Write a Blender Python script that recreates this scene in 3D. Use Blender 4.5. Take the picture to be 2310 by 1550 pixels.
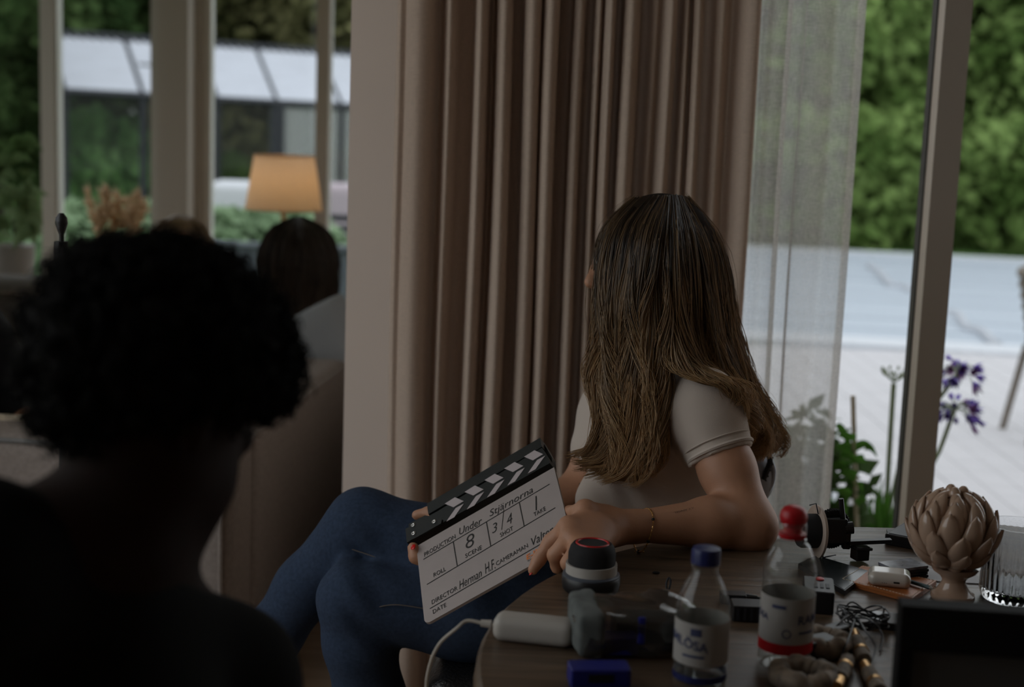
import bpy, math, random
import numpy as np
from mathutils import Vector, Matrix

for _o in list(bpy.data.objects):
    bpy.data.objects.remove(_o)
SC = bpy.context.scene
COL = SC.collection
random.seed(7)
RNG = np.random.default_rng(7)

# ------------------------------------------------------------------ camera
CAM = np.array([0.0, 0.0, 1.32])
FOC = 50.0 / 36.0 * 2310.0
_p, _r = math.radians(8.5), math.radians(2.1)
FWD = np.array([0, math.cos(_p), -math.sin(_p)])
_u0 = np.array([0, math.sin(_p), math.cos(_p)])
_r0 = np.array([1.0, 0, 0])
RGT = math.cos(_r) * _r0 + math.sin(_r) * _u0
UPV = math.cos(_r) * _u0 - math.sin(_r) * _r0
cam_d = bpy.data.cameras.new('camera')
cam_d.lens = 50.0
cam_d.sensor_width = 36.0
cam_d.clip_start = 0.05
cam_d.clip_end = 200
cam_d.dof.use_dof = True
cam_d.dof.focus_distance = 2.22
cam_d.dof.aperture_fstop = 2.8
cam = bpy.data.objects.new('camera', cam_d)
COL.objects.link(cam)
cam.matrix_world = Matrix(((RGT[0], UPV[0], -FWD[0], CAM[0]), (RGT[1], UPV[1], -FWD[1], CAM[1]),
                           (RGT[2], UPV[2], -FWD[2], CAM[2]), (0, 0, 0, 1)))
SC.camera = cam

# ------------------------------------------------------------------ world, light, exposure
SC.view_settings.view_transform = 'Standard'
SC.view_settings.look = 'None'
SC.view_settings.gamma = 1
SC.view_settings.use_curve_mapping = False
SC.view_settings.exposure = 0.70
SC.cycles.use_denoising = True
SC.cycles.max_bounces = 8
SC.cycles.diffuse_bounces = 4
SC.cycles.transparent_max_bounces = 20
SC.cycles.use_adaptive_sampling = True
SC.cycles.adaptive_threshold = 0.03
SC.cycles.caustics_reflective = False
SC.cycles.caustics_refractive = False
SC.cycles.sample_clamp_indirect = 6.0
world = bpy.data.worlds.new('overcast_sky')
SC.world = world
world.use_nodes = True
_bg = world.node_tree.nodes['Background']
_bg.inputs[0].default_value = (0.94, 0.95, 1.0, 1)     # even overcast
_bg.inputs[1].default_value = 1.0


def portal(loc, rot, sx, sy):                          # helps sampling the sky through a window
    l = bpy.data.lights.new('sky_portal', 'AREA')
    l.shape = 'RECTANGLE'
    l.size, l.size_y = sx, sy
    l.cycles.is_portal = True
    o = bpy.data.objects.new('sky_portal', l)
    COL.objects.link(o)
    o.location = loc
    o.rotation_euler = rot
    return o


portal((1.9, 3.2, 1.25), (math.radians(-90), 0, 0), 3.2, 2.5)
portal((-1.7, 6.7, 1.25), (math.radians(-90), 0, 0), 2.7, 2.5)
portal((-1.62, 1.5, 1.45), (0, math.radians(-90), 0), 2.0, 2.5)
portal((-3.12, 5.6, 1.35), (0, math.radians(-90), 0), 2.2, 1.4)


# ------------------------------------------------------------------ helpers
def ray(x, y):
    return FWD * FOC + RGT * (x - 1155) - UPV * (y - 775)


def P(x, y, d):                                         # a point of the place at depth d
    v = ray(x, y)
    return CAM + v * (d / v[1])


def Zp(x, y, z):                                        # a point of the place on a level plane
    v = ray(x, y)
    return CAM + v * ((z - CAM[2]) / v[2])


def PP(*pts):
    return [P(*q) for q in pts]


def nrm(v):
    v = np.asarray(v, float)
    return v / (np.linalg.norm(v) + 1e-12)


def mesh_np(name, V, F, smooth=False):
    V = np.asarray(V, np.float32)
    me = bpy.data.meshes.new(name)
    if isinstance(F, np.ndarray):
        n = F.shape[1]
        me.vertices.add(len(V))
        me.vertices.foreach_set('co', V.ravel())
        me.loops.add(F.size)
        me.loops.foreach_set('vertex_index', F.astype(np.int32).ravel())
        me.polygons.add(len(F))
        me.polygons.foreach_set('loop_start', np.arange(0, F.size, n, dtype=np.int32))
        me.polygons.foreach_set('loop_total', np.full(len(F), n, np.int32))
        me.update(calc_edges=True)
    else:
        me.from_pydata([tuple(map(float, v)) for v in V], [], [tuple(map(int, f)) for f in F])
    me.validate()
    if smooth:
        me.polygons.foreach_set('use_smooth', np.ones(len(me.polygons), bool))
    return me


def rootloc(o):
    while o.parent:
        o = o.parent
    return np.array(o.location)


def tag(o, label=None, cat=None, group=None, kind=None):
    if label: o['label'] = label
    if cat: o['category'] = cat
    if group: o['group'] = group
    if kind: o['kind'] = kind
    return o


def put(name, V, F, mat, parent=None, smooth=False, loc=None):
    """link ONE mesh object; V in world coordinates"""
    V = np.asarray(V, float).reshape(-1, 3)
    if parent is not None:
        base = rootloc(parent)
    else:
        base = np.array(loc if loc is not None else [V[:, 0].mean(), V[:, 1].mean(), V[:, 2].min()])
    me = mesh_np(name, V - base, F, smooth)
    if mat is not None:
        me.materials.append(mat)
    o = bpy.data.objects.new(name, me)
    COL.objects.link(o)
    if parent is not None:
        o.parent = parent
    else:
        o.location = base
    return o


def thing(name, loc, label, cat, group=None, kind=None):
    o = bpy.data.objects.new(name, None)
    o.empty_display_size = 0.05
    COL.objects.link(o)
    o.location = tuple(map(float, loc))
    return tag(o, label, cat, group, kind)


def frame(axis):
    a = nrm(axis)
    t = np.array([0, 0, 1.0]) if abs(a[2]) < 0.9 else np.array([1.0, 0, 0])
    u = nrm(np.cross(t, a))
    return u, np.cross(a, u), a


def rotz(a):
    c, s = math.cos(a), math.sin(a)
    return np.array([[c, -s, 0], [s, c, 0], [0, 0, 1.0]])


def roty(a):
    c, s = math.cos(a), math.sin(a)
    return np.array([[c, 0, s], [0, 1.0, 0], [-s, 0, c]])


def rotx(a):
    c, s = math.cos(a), math.sin(a)
    return np.array([[1.0, 0, 0], [0, c, -s], [0, s, c]])


def crom(pts, n):
    """Catmull-Rom resample"""
    p = np.asarray(pts, float)
    k = len(p)
    t = np.linspace(0, k - 1, n)
    i = np.clip(np.floor(t).astype(int), 0, k - 2)
    f = (t - i)[:, None]
    g = lambda j: p[np.clip(j, 0, k - 1)]
    p0, p1, p2, p3 = g(i - 1), g(i), g(i + 1), g(i + 2)
    return 0.5 * ((2 * p1) + (-p0 + p2) * f + (2 * p0 - 5 * p1 + 4 * p2 - p3) * f ** 2 + (-p0 + 3 * p1 - 3 * p2 + p3) * f ** 3)


class MB:
    """collects shapes, builds ONE mesh"""

    def __init__(s):
        s.v, s.f = [], []

    def add(s, V, F):
        o = len(s.v)
        s.v += [tuple(map(float, q)) for q in V]
        s.f += [tuple(o + int(i) for i in f) for f in F]
        return s

    def box(s, c, size, M=None, bev=0.0):
        c = np.asarray(c, float)
        h = np.asarray(size, float) / 2
        M = np.eye(3) if M is None else M
        b = min(bev, h.min() * 0.95)
        if b <= 0:
            V = [np.array([x, y, z]) * h for x in (-1, 1) for y in (-1, 1) for z in (-1, 1)]
            F = [(0, 1, 3, 2), (4, 6, 7, 5), (0, 4, 5, 1), (2, 3, 7, 6), (0, 2, 6, 4), (1, 5, 7, 3)]
            return s.add([c + M @ q for q in V], F)
        # rounded in the xy outline and chamfered top and bottom
        n = 4
        ring = []
        for (sx, sy, a0) in ((1, 1, 0), (-1, 1, 90), (-1, -1, 180), (1, -1, 270)):
            for k in range(n + 1):
                a = math.radians(a0 + 90 * k / n)
                ring.append((sx * (h[0] - b), sy * (h[1] - b), math.cos(a), math.sin(a)))
        lv = [(-h[2], 0.6), (-h[2] + b * 0.4, 1.0), (h[2] - b * 0.4, 1.0), (h[2], 0.6)]
        V = []
        for z, q in lv:
            for (x, y, ca, sa) in ring:
                V.append(c + M @ np.array([x + ca * b * q, y + sa * b * q, z]))
        m = len(ring)
        F = [tuple(range(m - 1, -1, -1)), tuple(range(3 * m, 4 * m))]
        for l in range(3):
            for k in range(m):
                F.append((l * m + k, l * m + (k + 1) % m, (l + 1) * m + (k + 1) % m, (l + 1) * m + k))
        return s.add(V, F)

    def tube(s, pts, rad, n=8, closed=False, cap=True):
        p = np.asarray(pts, float)
        m = len(p)
        rad = np.full(m, rad) if np.isscalar(rad) else np.asarray(rad, float)
        V = []
        u = None
        for i in range(m):
            t = nrm(p[(i + 1) % m if closed else min(i + 1, m - 1)] - p[i - 1 if (closed or i) else 0])
            if u is None:
                u = frame(t)[0]
            u = nrm(u - t * (u @ t))
            w = np.cross(t, u)
            for k in range(n):
                a = 2 * math.pi * k / n
                V.append(p[i] + rad[i] * (math.cos(a) * u + math.sin(a) * w))
        F = []
        for i in range(m if closed else m - 1):
            j = (i + 1) % m
            for k in range(n):
                F.append((i * n + k, i * n + (k + 1) % n, j * n + (k + 1) % n, j * n + k))
        if cap and not closed:
            F += [tuple(range(n - 1, -1, -1)), tuple(range((m - 1) * n, m * n))]
        return s.add(V, F)

    def lathe(s, base, prof, n=32, axis=(0, 0, 1), ripple=None):
        """prof: (r, h) from bottom to top along the axis"""
        u, w, a = frame(axis)
        base = np.asarray(base, float)
        V = []
        for (r, h) in prof:
            for k in range(n):
                t = 2 * math.pi * k / n
                rr = r * (1 + ripple(t, h)) if ripple else r
                V.append(base + a * h + rr * (math.cos(t) * u + math.sin(t) * w))
        F = []
        for i in range(len(prof) - 1):
            for k in range(n):
                F.append((i * n + k, i * n + (k + 1) % n, (i + 1) * n + (k + 1) % n, (i + 1) * n + k))
        F += [tuple(range(n - 1, -1, -1)), tuple(range((len(prof) - 1) * n, len(prof) * n))]
        return s.add(V, F)

    def ell(s, c, r, M=None, n=16, m=10):
        M = np.eye(3) if M is None else M
        V, F = [], []
        for i in range(m + 1):
            a = math.pi * i / m
            for k in range(n):
                b = 2 * math.pi * k / n
                V.append(np.asarray(c) + M @ (np.asarray(r) * np.array([math.sin(a) * math.cos(b), math.sin(a) * math.sin(b), math.cos(a)])))
        for i in range(m):
            for k in range(n):
                F.append((i * n + k, (i + 1) * n + k, (i + 1) * n + (k + 1) % n, i * n + (k + 1) % n))
        return s.add(V, F)

    def prism(s, poly, nvec, t):
        """polygon (world points) extruded by t along nvec"""
        a = [np.asarray(q, float) for q in poly]
        m = len(a)
        nv = nrm(nvec) * t
        V = a + [q + nv for q in a]
        F = [tuple(range(m - 1, -1, -1)), tuple(range(m, 2 * m))]
        F += [(i, (i + 1) % m, m + (i + 1) % m, m + i) for i in range(m)]
        return s.add(V, F)

    def build(s, name, mat, parent=None, smooth=False, loc=None):
        o = put(name, np.array(s.v), s.f, mat, parent, smooth, loc)
        if smooth:
            try:
                md = o.modifiers.new('edges', 'EDGE_SPLIT')
                md.split_angle = math.radians(40)
            except Exception:
                pass
        return o


# ---- smooth-union distance field and a surface-nets mesher, for bodies, clothes and cushions
class Field:
    def __init__(s, lo, hi, h):
        s.lo = np.asarray(lo, float)
        s.h = h
        s.n = np.ceil((np.asarray(hi, float) - s.lo) / h).astype(int) + 1
        s.V = np.full(s.n, 0.06, np.float32)

    def _blk(s, lo, hi):
        a = np.clip(np.floor((lo - s.lo) / s.h).astype(int), 0, s.n - 1)
        b = np.clip(np.ceil((hi - s.lo) / s.h).astype(int) + 1, 1, s.n)
        if np.any(b <= a):
            return None
        ax = [s.lo[i] + s.h * np.arange(a[i], b[i]) for i in range(3)]
        sl = tuple(slice(a[i], b[i]) for i in range(3))
        return sl, ax[0][:, None, None], ax[1][None, :, None], ax[2][None, None, :]

    def _mix(s, sl, d, k, sub=False):
        cur = s.V[sl]
        if sub:
            s.V[sl] = np.maximum(cur, -d)
            return
        if k > 0:
            hh = np.clip(0.5 + 0.5 * (cur - d) / k, 0, 1)
            s.V[sl] = cur * (1 - hh) + d * hh - k * hh * (1 - hh)
        else:
            s.V[sl] = np.minimum(cur, d)

    def cap(s, a, b, ra, rb, k=0.012, sub=False):
        a, b = np.asarray(a, float), np.asarray(b, float)
        m = max(ra, rb) + 0.05
        q = s._blk(np.minimum(a, b) - m, np.maximum(a, b) + m)
        if q is None: return s
        sl, X, Y, Z = q
        ba = b - a
        t = np.clip(((X - a[0]) * ba[0] + (Y - a[1]) * ba[1] + (Z - a[2]) * ba[2]) / (ba @ ba + 1e-12), 0, 1)
        d = np.sqrt((X - a[0] - t * ba[0]) ** 2 + (Y - a[1] - t * ba[1]) ** 2 + (Z - a[2] - t * ba[2]) ** 2) - (ra + (rb - ra) * t)
        s._mix(sl, d, k, sub)
        return s

    def chain(s, pts, rad, k=0.012):
        for i in range(len(pts) - 1):
            s.cap(pts[i], pts[i + 1], rad[i], rad[i + 1], k)
        return s

    def ell(s, c, r, M=None, k=0.012, sub=False):
        c, r = np.asarray(c, float), np.asarray(r, float)
        m = r.max() + 0.05
        q = s._blk(c - m, c + m)
        if q is None: return s
        sl, X, Y, Z = q
        M = np.eye(3) if M is None else M
        x, y, z = X - c[0], Y - c[1], Z - c[2]
        L = [M[0, i] * x + M[1, i] * y + M[2, i] * z for i in range(3)]
        k0 = np.sqrt((L[0] / r[0]) ** 2 + (L[1] / r[1]) ** 2 + (L[2] / r[2]) ** 2)
        k1 = np.sqrt((L[0] / r[0] ** 2) ** 2 + (L[1] / r[1] ** 2) ** 2 + (L[2] / r[2] ** 2) ** 2) + 1e-6
        s._mix(sl, k0 * (k0 - 1) / k1, k, sub)
        return s

    def rbox(s, c, size, rr, M=None, k=0.012):
        c, hs = np.asarray(c, float), np.asarray(size, float) / 2
        m = np.linalg.norm(hs) + 0.05
        q = s._blk(c - m, c + m)
        if q is None: return s
        sl, X, Y, Z = q
        M = np.eye(3) if M is None else M
        x, y, z = X - c[0], Y - c[1], Z - c[2]
        Q = [np.abs(M[0, i] * x + M[1, i] * y + M[2, i] * z) - (hs[i] - rr) for i in range(3)]
        d = np.sqrt(sum(np.maximum(qq, 0) ** 2 for qq in Q)) + np.minimum(np.maximum(Q[0], np.maximum(Q[1], Q[2])), 0) - rr
        s._mix(sl, d, k)
        return s

    def plane(s, p0, n):
        """keep the side the normal points away from"""
        sl, X, Y, Z = s._blk(s.lo - 1, s.lo + s.n * s.h + 1)
        n = nrm(n)
        s.V[...] = np.maximum(s.V, ((X - p0[0]) * n[0] + (Y - p0[1]) * n[1] + (Z - p0[2]) * n[2]).astype(np.float32))
        return s

    def wrinkle(s, amp, fn):
        sl, X, Y, Z = s._blk(s.lo - 1, s.lo + s.n * s.h + 1)
        s.V += (amp * fn(X, Y, Z)).astype(np.float32)
        return s

    def mesh(s):
        V = s.V
        V[0], V[-1], V[:, 0], V[:, -1], V[:, :, 0], V[:, :, -1] = (0.05,) * 6
        I = V < 0
        nx, ny, nz = V.shape
        cnt = np.zeros((nx - 1, ny - 1, nz - 1), np.int8)
        for dx in (0, 1):
            for dy in (0, 1):
                for dz in (0, 1):
                    cnt += I[dx:nx - 1 + dx, dy:ny - 1 + dy, dz:nz - 1 + dz]
        act = (cnt > 0) & (cnt < 8)
        ci, cj, ck = np.nonzero(act)
        idx = np.full(act.shape, -1, np.int32)
        idx[ci, cj, ck] = np.arange(len(ci))
        acc = np.zeros((len(ci), 3))
        num = np.zeros(len(ci))
        cor = [(x, y, z) for x in (0, 1) for y in (0, 1) for z in (0, 1)]
        for a in cor:
            for ax in range(3):
                if a[ax]: continue
                b = list(a); b[ax] = 1
                va = V[ci + a[0], cj + a[1], ck + a[2]]
                vb = V[ci + b[0], cj + b[1], ck + b[2]]
                m = (va < 0) != (vb < 0)
                t = np.where(m, va / np.where(m, va - vb, 1), 0)
                q = np.array(a, float)[None, :].repeat(len(ci), 0)
                q[:, ax] += t
                acc += q * m[:, None]
                num += m
        pts = (acc / num[:, None] + np.stack([ci, cj, ck], 1)) * s.h + s.lo
        Q = []
        for ax in range(3):
            o1, o2 = [(1, 2), (2, 0), (0, 1)][ax]
            a = [slice(None)] * 3; b = [slice(None)] * 3
            a[ax] = slice(0, -1); b[ax] = slice(1, None)
            S0, S1 = I[tuple(a)], I[tuple(b)]
            E = np.stack(np.nonzero(S0 != S1), 1)
            ok = (E[:, o1] > 0) & (E[:, o2] > 0)
            for i in (o1, o2):
                ok &= E[:, i] < V.shape[i] - 1
            E = E[ok]
            def cell(d1, d2):
                c = E.copy(); c[:, o1] -= d1; c[:, o2] -= d2
                return idx[c[:, 0], c[:, 1], c[:, 2]]
            q = np.stack([cell(1, 1), cell(0, 1), cell(0, 0), cell(1, 0)], 1)
            fl = ~S0[E[:, 0], E[:, 1], E[:, 2]]
            q[fl] = q[fl][:, ::-1]
            Q.append(q)
        return pts, np.concatenate(Q)

    def build(s, name, mat, parent=None, loc=None):
        V, F = s.mesh()
        return put(name, V, F, mat, parent, True, loc)


# ------------------------------------------------------------------ materials (all procedural)
def pm(name, rgb, rough=0.6, metal=0.0, var=0.0, vscale=20.0, bump=0.0, bscale=80.0, spec=0.5, trans=0.0,
       ior=1.45, coat=0.0, emit=None, sheen=0.0, stretch=None):
    m = bpy.data.materials.new(name)
    m.use_nodes = True
    nt = m.node_tree
    b = nt.nodes['Principled BSDF']
    b.inputs['Base Color'].default_value = (*rgb, 1)
    b.inputs['Roughness'].default_value = rough
    b.inputs['Metallic'].default_value = metal
    b.inputs['Specular IOR Level'].default_value = spec
    b.inputs['IOR'].default_value = ior
    b.inputs['Transmission Weight'].default_value = trans
    b.inputs['Coat Weight'].default_value = coat
    b.inputs['Sheen Weight'].default_value = sheen
    if emit:
        b.inputs['Emission Color'].default_value = (*emit[0], 1)
        b.inputs['Emission Strength'].default_value = emit[1]
    tc = nt.nodes.new('ShaderNodeTexCoord')
    src = tc.outputs['Object']
    if stretch:
        mp = nt.nodes.new('ShaderNodeMapping')
        mp.inputs['Scale'].default_value = stretch
        nt.links.new(src, mp.inputs[0]); src = mp.outputs[0]
    if var > 0:
        n = nt.nodes.new('ShaderNodeTexNoise')
        n.inputs['Scale'].default_value = vscale
        n.inputs['Detail'].default_value = 5
        nt.links.new(src, n.inputs['Vector'])
        r = nt.nodes.new('ShaderNodeValToRGB')
        r.color_ramp.elements[0].position = 0.3
        r.color_ramp.elements[1].position = 0.7
        r.color_ramp.elements[0].color = (*[c * (1 - var) for c in rgb], 1)
        r.color_ramp.elements[1].color = (*[min(1, c * (1 + var)) for c in rgb], 1)
        nt.links.new(n.outputs['Fac'], r.inputs[0])
        nt.links.new(r.outputs[0], b.inputs['Base Color'])
    if bump > 0:
        n2 = nt.nodes.new('ShaderNodeTexNoise')
        n2.inputs['Scale'].default_value = bscale
        n2.inputs['Detail'].default_value = 4
        nt.links.new(src, n2.inputs['Vector'])
        bp = nt.nodes.new('ShaderNodeBump')
        bp.inputs['Strength'].default_value = bump
        bp.inputs['Distance'].default_value = 0.01
        nt.links.new(n2.outputs['Fac'], bp.inputs['Height'])
        nt.links.new(bp.outputs[0], b.inputs['Normal'])
    return m


def cloth_thin(name, rgb, translucent=0.4, through=0.0, weave=900.0):
    """a woven cloth: diffuse, light passing through the yarn, and the open holes of the weave"""
    m = bpy.data.materials.new(name)
    m.use_nodes = True
    nt = m.node_tree
    nt.nodes.clear()
    out = nt.nodes.new('ShaderNodeOutputMaterial')
    tc = nt.nodes.new('ShaderNodeTexCoord')
    cols = []
    for sc_ in ((70, 70, weave), (weave, weave, 70)):
        mp = nt.nodes.new('ShaderNodeMapping'); mp.inputs['Scale'].default_value = sc_
        nt.links.new(tc.outputs['Object'], mp.inputs[0])
        n = nt.nodes.new('ShaderNodeTexNoise'); n.inputs['Scale'].default_value = 1.0; n.inputs['Detail'].default_value = 2
        nt.links.new(mp.outputs[0], n.inputs['Vector'])
        cols.append(n.outputs['Fac'])
    ad = nt.nodes.new('ShaderNodeMath'); ad.operation = 'ADD'
    nt.links.new(cols[0], ad.inputs[0]); nt.links.new(cols[1], ad.inputs[1])
    rp = nt.nodes.new('ShaderNodeMapRange')
    rp.inputs['From Min'].default_value = 0.6; rp.inputs['From Max'].default_value = 1.4
    rp.inputs['To Min'].default_value = 0.86; rp.inputs['To Max'].default_value = 1.12
    nt.links.new(ad.outputs[0], rp.inputs['Value'])
    mul = nt.nodes.new('ShaderNodeVectorMath'); mul.operation = 'SCALE'
    mul.inputs[0].default_value = rgb
    nt.links.new(rp.outputs[0], mul.inputs['Scale'])
    d = nt.nodes.new('ShaderNodeBsdfDiffuse'); t = nt.nodes.new('ShaderNodeBsdfTranslucent')
    nt.links.new(mul.outputs[0], d.inputs[0]); nt.links.new(mul.outputs[0], t.inputs[0])
    bp = nt.nodes.new('ShaderNodeBump'); bp.inputs['Strength'].default_value = 0.25; bp.inputs['Distance'].default_value = 0.002
    nt.links.new(ad.outputs[0], bp.inputs['Height']); nt.links.new(bp.outputs[0], d.inputs['Normal'])
    mx = nt.nodes.new('ShaderNodeMixShader'); mx.inputs[0].default_value = translucent
    nt.links.new(d.outputs[0], mx.inputs[1]); nt.links.new(t.outputs[0], mx.inputs[2])
    last = mx
    if through > 0:
        tr = nt.nodes.new('ShaderNodeBsdfTransparent')
        m2 = nt.nodes.new('ShaderNodeMixShader')
        mr = nt.nodes.new('ShaderNodeMapRange')
        mr.inputs['From Min'].default_value = 0.6; mr.inputs['From Max'].default_value = 1.4
        mr.inputs['To Min'].default_value = through + 0.12; mr.inputs['To Max'].default_value = through - 0.12
        nt.links.new(ad.outputs[0], mr.inputs['Value'])
        nt.links.new(mr.outputs[0], m2.inputs[0])
        nt.links.new(mx.outputs[0], m2.inputs[1]); nt.links.new(tr.outputs[0], m2.inputs[2])
        last = m2
    nt.links.new(last.outputs[0], out.inputs[0])
    return m


def glass_thin(name, tint=(0.95, 0.97, 0.96), rough=0.0, refl=1.0, haze=0.0):
    """a thin pane or bottle wall: passes light straight, mirrors by Fresnel"""
    m = bpy.data.materials.new(name)
    m.use_nodes = True
    nt = m.node_tree
    nt.nodes.clear()
    out = nt.nodes.new('ShaderNodeOutputMaterial')
    tr = nt.nodes.new('ShaderNodeBsdfTransparent'); tr.inputs[0].default_value = (*tint, 1)
    gl = nt.nodes.new('ShaderNodeBsdfGlossy'); gl.inputs['Roughness'].default_value = rough
    fr = nt.nodes.new('ShaderNodeFresnel')
    gm = nt.nodes.new('ShaderNodeNewGeometry')             # same mirror strength from both sides of the thin wall
    mr_ = nt.nodes.new('ShaderNodeMapRange')
    mr_.inputs['To Min'].default_value = 1.45; mr_.inputs['To Max'].default_value = 1 / 1.45
    nt.links.new(gm.outputs['Backfacing'], mr_.inputs['Value']); nt.links.new(mr_.outputs[0], fr.inputs[0])
    ml = nt.nodes.new('ShaderNodeMath'); ml.operation = 'MULTIPLY'; ml.inputs[1].default_value = refl
    nt.links.new(fr.outputs[0], ml.inputs[0])
    mx = nt.nodes.new('ShaderNodeMixShader')
    nt.links.new(ml.outputs[0], mx.inputs[0]); nt.links.new(tr.outputs[0], mx.inputs[1]); nt.links.new(gl.outputs[0], mx.inputs[2])
    last = mx
    if haze > 0:
        df = nt.nodes.new('ShaderNodeBsdfDiffuse'); df.inputs[0].default_value = (0.7, 0.72, 0.72, 1)
        m2 = nt.nodes.new('ShaderNodeMixShader'); m2.inputs[0].default_value = haze
        nt.links.new(mx.outputs[0], m2.inputs[1]); nt.links.new(df.outputs[0], m2.inputs[2]); last = m2
    nt.links.new(last.outputs[0], out.inputs[0])
    return m


def wood_mat(name, c0, c1, rough=0.4, scale=(3, 30, 30), spec=0.5, bump=0.15):
    m = pm(name, c0, rough, spec=spec)
    nt = m.node_tree
    b = nt.nodes['Principled BSDF']
    tc = nt.nodes.new('ShaderNodeTexCoord')
    mp = nt.nodes.new('ShaderNodeMapping'); mp.inputs['Scale'].default_value = scale
    nt.links.new(tc.outputs['Object'], mp.inputs[0])
    n = nt.nodes.new('ShaderNodeTexNoise'); n.inputs['Scale'].default_value = 1.5; n.inputs['Detail'].default_value = 8
    n.inputs['Distortion'].default_value = 1.2
    nt.links.new(mp.outputs[0], n.inputs['Vector'])
    r = nt.nodes.new('ShaderNodeValToRGB')
    r.color_ramp.elements[0].position = 0.35; r.color_ramp.elements[1].position = 0.65
    r.color_ramp.elements[0].color = (*c0, 1); r.color_ramp.elements[1].color = (*c1, 1)
    nt.links.new(n.outputs['Fac'], r.inputs[0]); nt.links.new(r.outputs[0], b.inputs['Base Color'])
    bp = nt.nodes.new('ShaderNodeBump'); bp.inputs['Strength'].default_value = bump; bp.inputs['Distance'].default_value = 0.004
    nt.links.new(n.outputs['Fac'], bp.inputs['Height']); nt.links.new(bp.outputs[0], b.inputs['Normal'])
    return m


def leaf_mat(name, c0, c1, tl=0.35, seed=0.0):
    m = bpy.data.materials.new(name)
    m.use_nodes = True
    nt = m.node_tree
    nt.nodes.clear()
    out = nt.nodes.new('ShaderNodeOutputMaterial')
    tc = nt.nodes.new('ShaderNodeTexCoord')
    n = nt.nodes.new('ShaderNodeTexNoise'); n.inputs['Scale'].default_value = 1.1; n.inputs['Detail'].default_value = 6
    nt.links.new(tc.outputs['Object'], n.inputs['Vector'])
    r = nt.nodes.new('ShaderNodeValToRGB')
    r.color_ramp.elements[0].position = 0.38; r.color_ramp.elements[1].position = 0.62
    r.color_ramp.elements[0].color = (*c0, 1); r.color_ramp.elements[1].color = (*c1, 1)
    nt.links.new(n.outputs['Fac'], r.inputs[0])
    d = nt.nodes.new('ShaderNodeBsdfDiffuse'); t = nt.nodes.new('ShaderNodeBsdfTranslucent')
    nt.links.new(r.outputs[0], d.inputs[0]); nt.links.new(r.outputs[0], t.inputs[0])
    mx = nt.nodes.new('ShaderNodeMixShader'); mx.inputs[0].default_value = tl
    nt.links.new(d.outputs[0], mx.inputs[1]); nt.links.new(t.outputs[0], mx.inputs[2])
    nt.links.new(mx.outputs[0], out.inputs[0])
    return m


def hair_mat(name, root, tip, rough=0.38):
    """hair colour by strand (attribute 'tone': 0 dark root .. 1 light end)"""
    m = pm(name, root, rough, spec=0.6)
    nt = m.node_tree
    b = nt.nodes['Principled BSDF']
    at = nt.nodes.new('ShaderNodeAttribute'); at.attribute_name = 'tone'
    r = nt.nodes.new('ShaderNodeValToRGB')
    r.color_ramp.elements[0].color = (*root, 1); r.color_ramp.elements[1].color = (*tip, 1)
    nt.links.new(at.outputs['Fac'], r.inputs[0]); nt.links.new(r.outputs[0], b.inputs['Base Color'])
    return m


M = {}
M['wall'] = pm('painted_wall', (0.84, 0.715, 0.63), 0.8, var=0.02, vscale=3, bump=0.04, bscale=120)
M['ceiling'] = pm('ceiling_paint', (0.75, 0.72, 0.69), 0.9)
M['floor'] = wood_mat('oak_floor', (0.26, 0.17, 0.10), (0.36, 0.25, 0.16), 0.5, (1.2, 12, 12))
M['frame'] = pm('window_frame_paint', (0.48, 0.44, 0.39), 0.5, bump=0.02)
M['frame_l'] = pm('window_frame_light', (0.72, 0.72, 0.68), 0.5)  # paler than the frame; on the reveal strips it paints in daylight
M['gasket'] = pm('black_gasket', (0.012, 0.014, 0.015), 0.6)
M['glass'] = glass_thin('window_glass', refl=0.3)
M['drape'] = cloth_thin('linen_drape', (0.60, 0.475, 0.39), 0.14, 0.0)
M['sheer'] = cloth_thin('sheer_linen', (0.70, 0.68, 0.66), 0.55, 0.40, 700)
M['sofa'] = pm('sofa_fabric', (0.33, 0.28, 0.25), 0.95, var=0.12, vscale=90, bump=0.3, bscale=400)
M['sofa_d'] = pm('sofa_fabric_grey', (0.24, 0.235, 0.23), 0.95, var=0.1, vscale=90, bump=0.3, bscale=400)
M['cush'] = pm('grey_cushion', (0.42, 0.44, 0.46), 0.95, bump=0.2, bscale=200)
M['cream'] = pm('cream_cushion', (0.72, 0.62, 0.48), 0.9, bump=0.2, bscale=200)
M['gold_thread'] = pm('gold_thread', (0.45, 0.28, 0.10), 0.6)
M['black'] = pm('black_plastic', (0.010, 0.010, 0.011), 0.38)
M['black_m'] = pm('black_matte', (0.008, 0.008, 0.009), 0.8)
M['white_p'] = pm('white_plastic', (0.42, 0.39, 0.355), 0.5)
M['steel'] = pm('steel', (0.45, 0.44, 0.42), 0.3, 1.0)
M['gold'] = pm('gold_metal', (0.62, 0.36, 0.14), 0.3, 1.0)
M['skin'] = pm('skin_light', (0.44, 0.225, 0.135), 0.5, var=0.06, vscale=25, bump=0.06, bscale=350)
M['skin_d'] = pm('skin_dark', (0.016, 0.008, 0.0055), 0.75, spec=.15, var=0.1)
M['tee'] = pm('white_cotton', (0.55, 0.47, 0.41), 0.95, bump=0.12, bscale=500)
M['denim'] = pm('blue_denim', (0.031, 0.047, 0.082), 0.9, spec=.2, var=0.16, vscale=160, bump=0.2, bscale=900)
M['stitch'] = pm('denim_stitch', (0.12, 0.10, 0.09), 0.8)
M['red_nail'] = pm('red_nail_polish', (0.55, 0.012, 0.008), 0.2)
M['ink'] = pm('black_ink', (0.012, 0.011, 0.011), 0.6)
M['tattoo'] = pm('tattoo_ink', (0.10, 0.065, 0.05), 0.7)
M['orange_ink'] = pm('orange_print', (0.70, 0.20, 0.05), 0.5)
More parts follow.
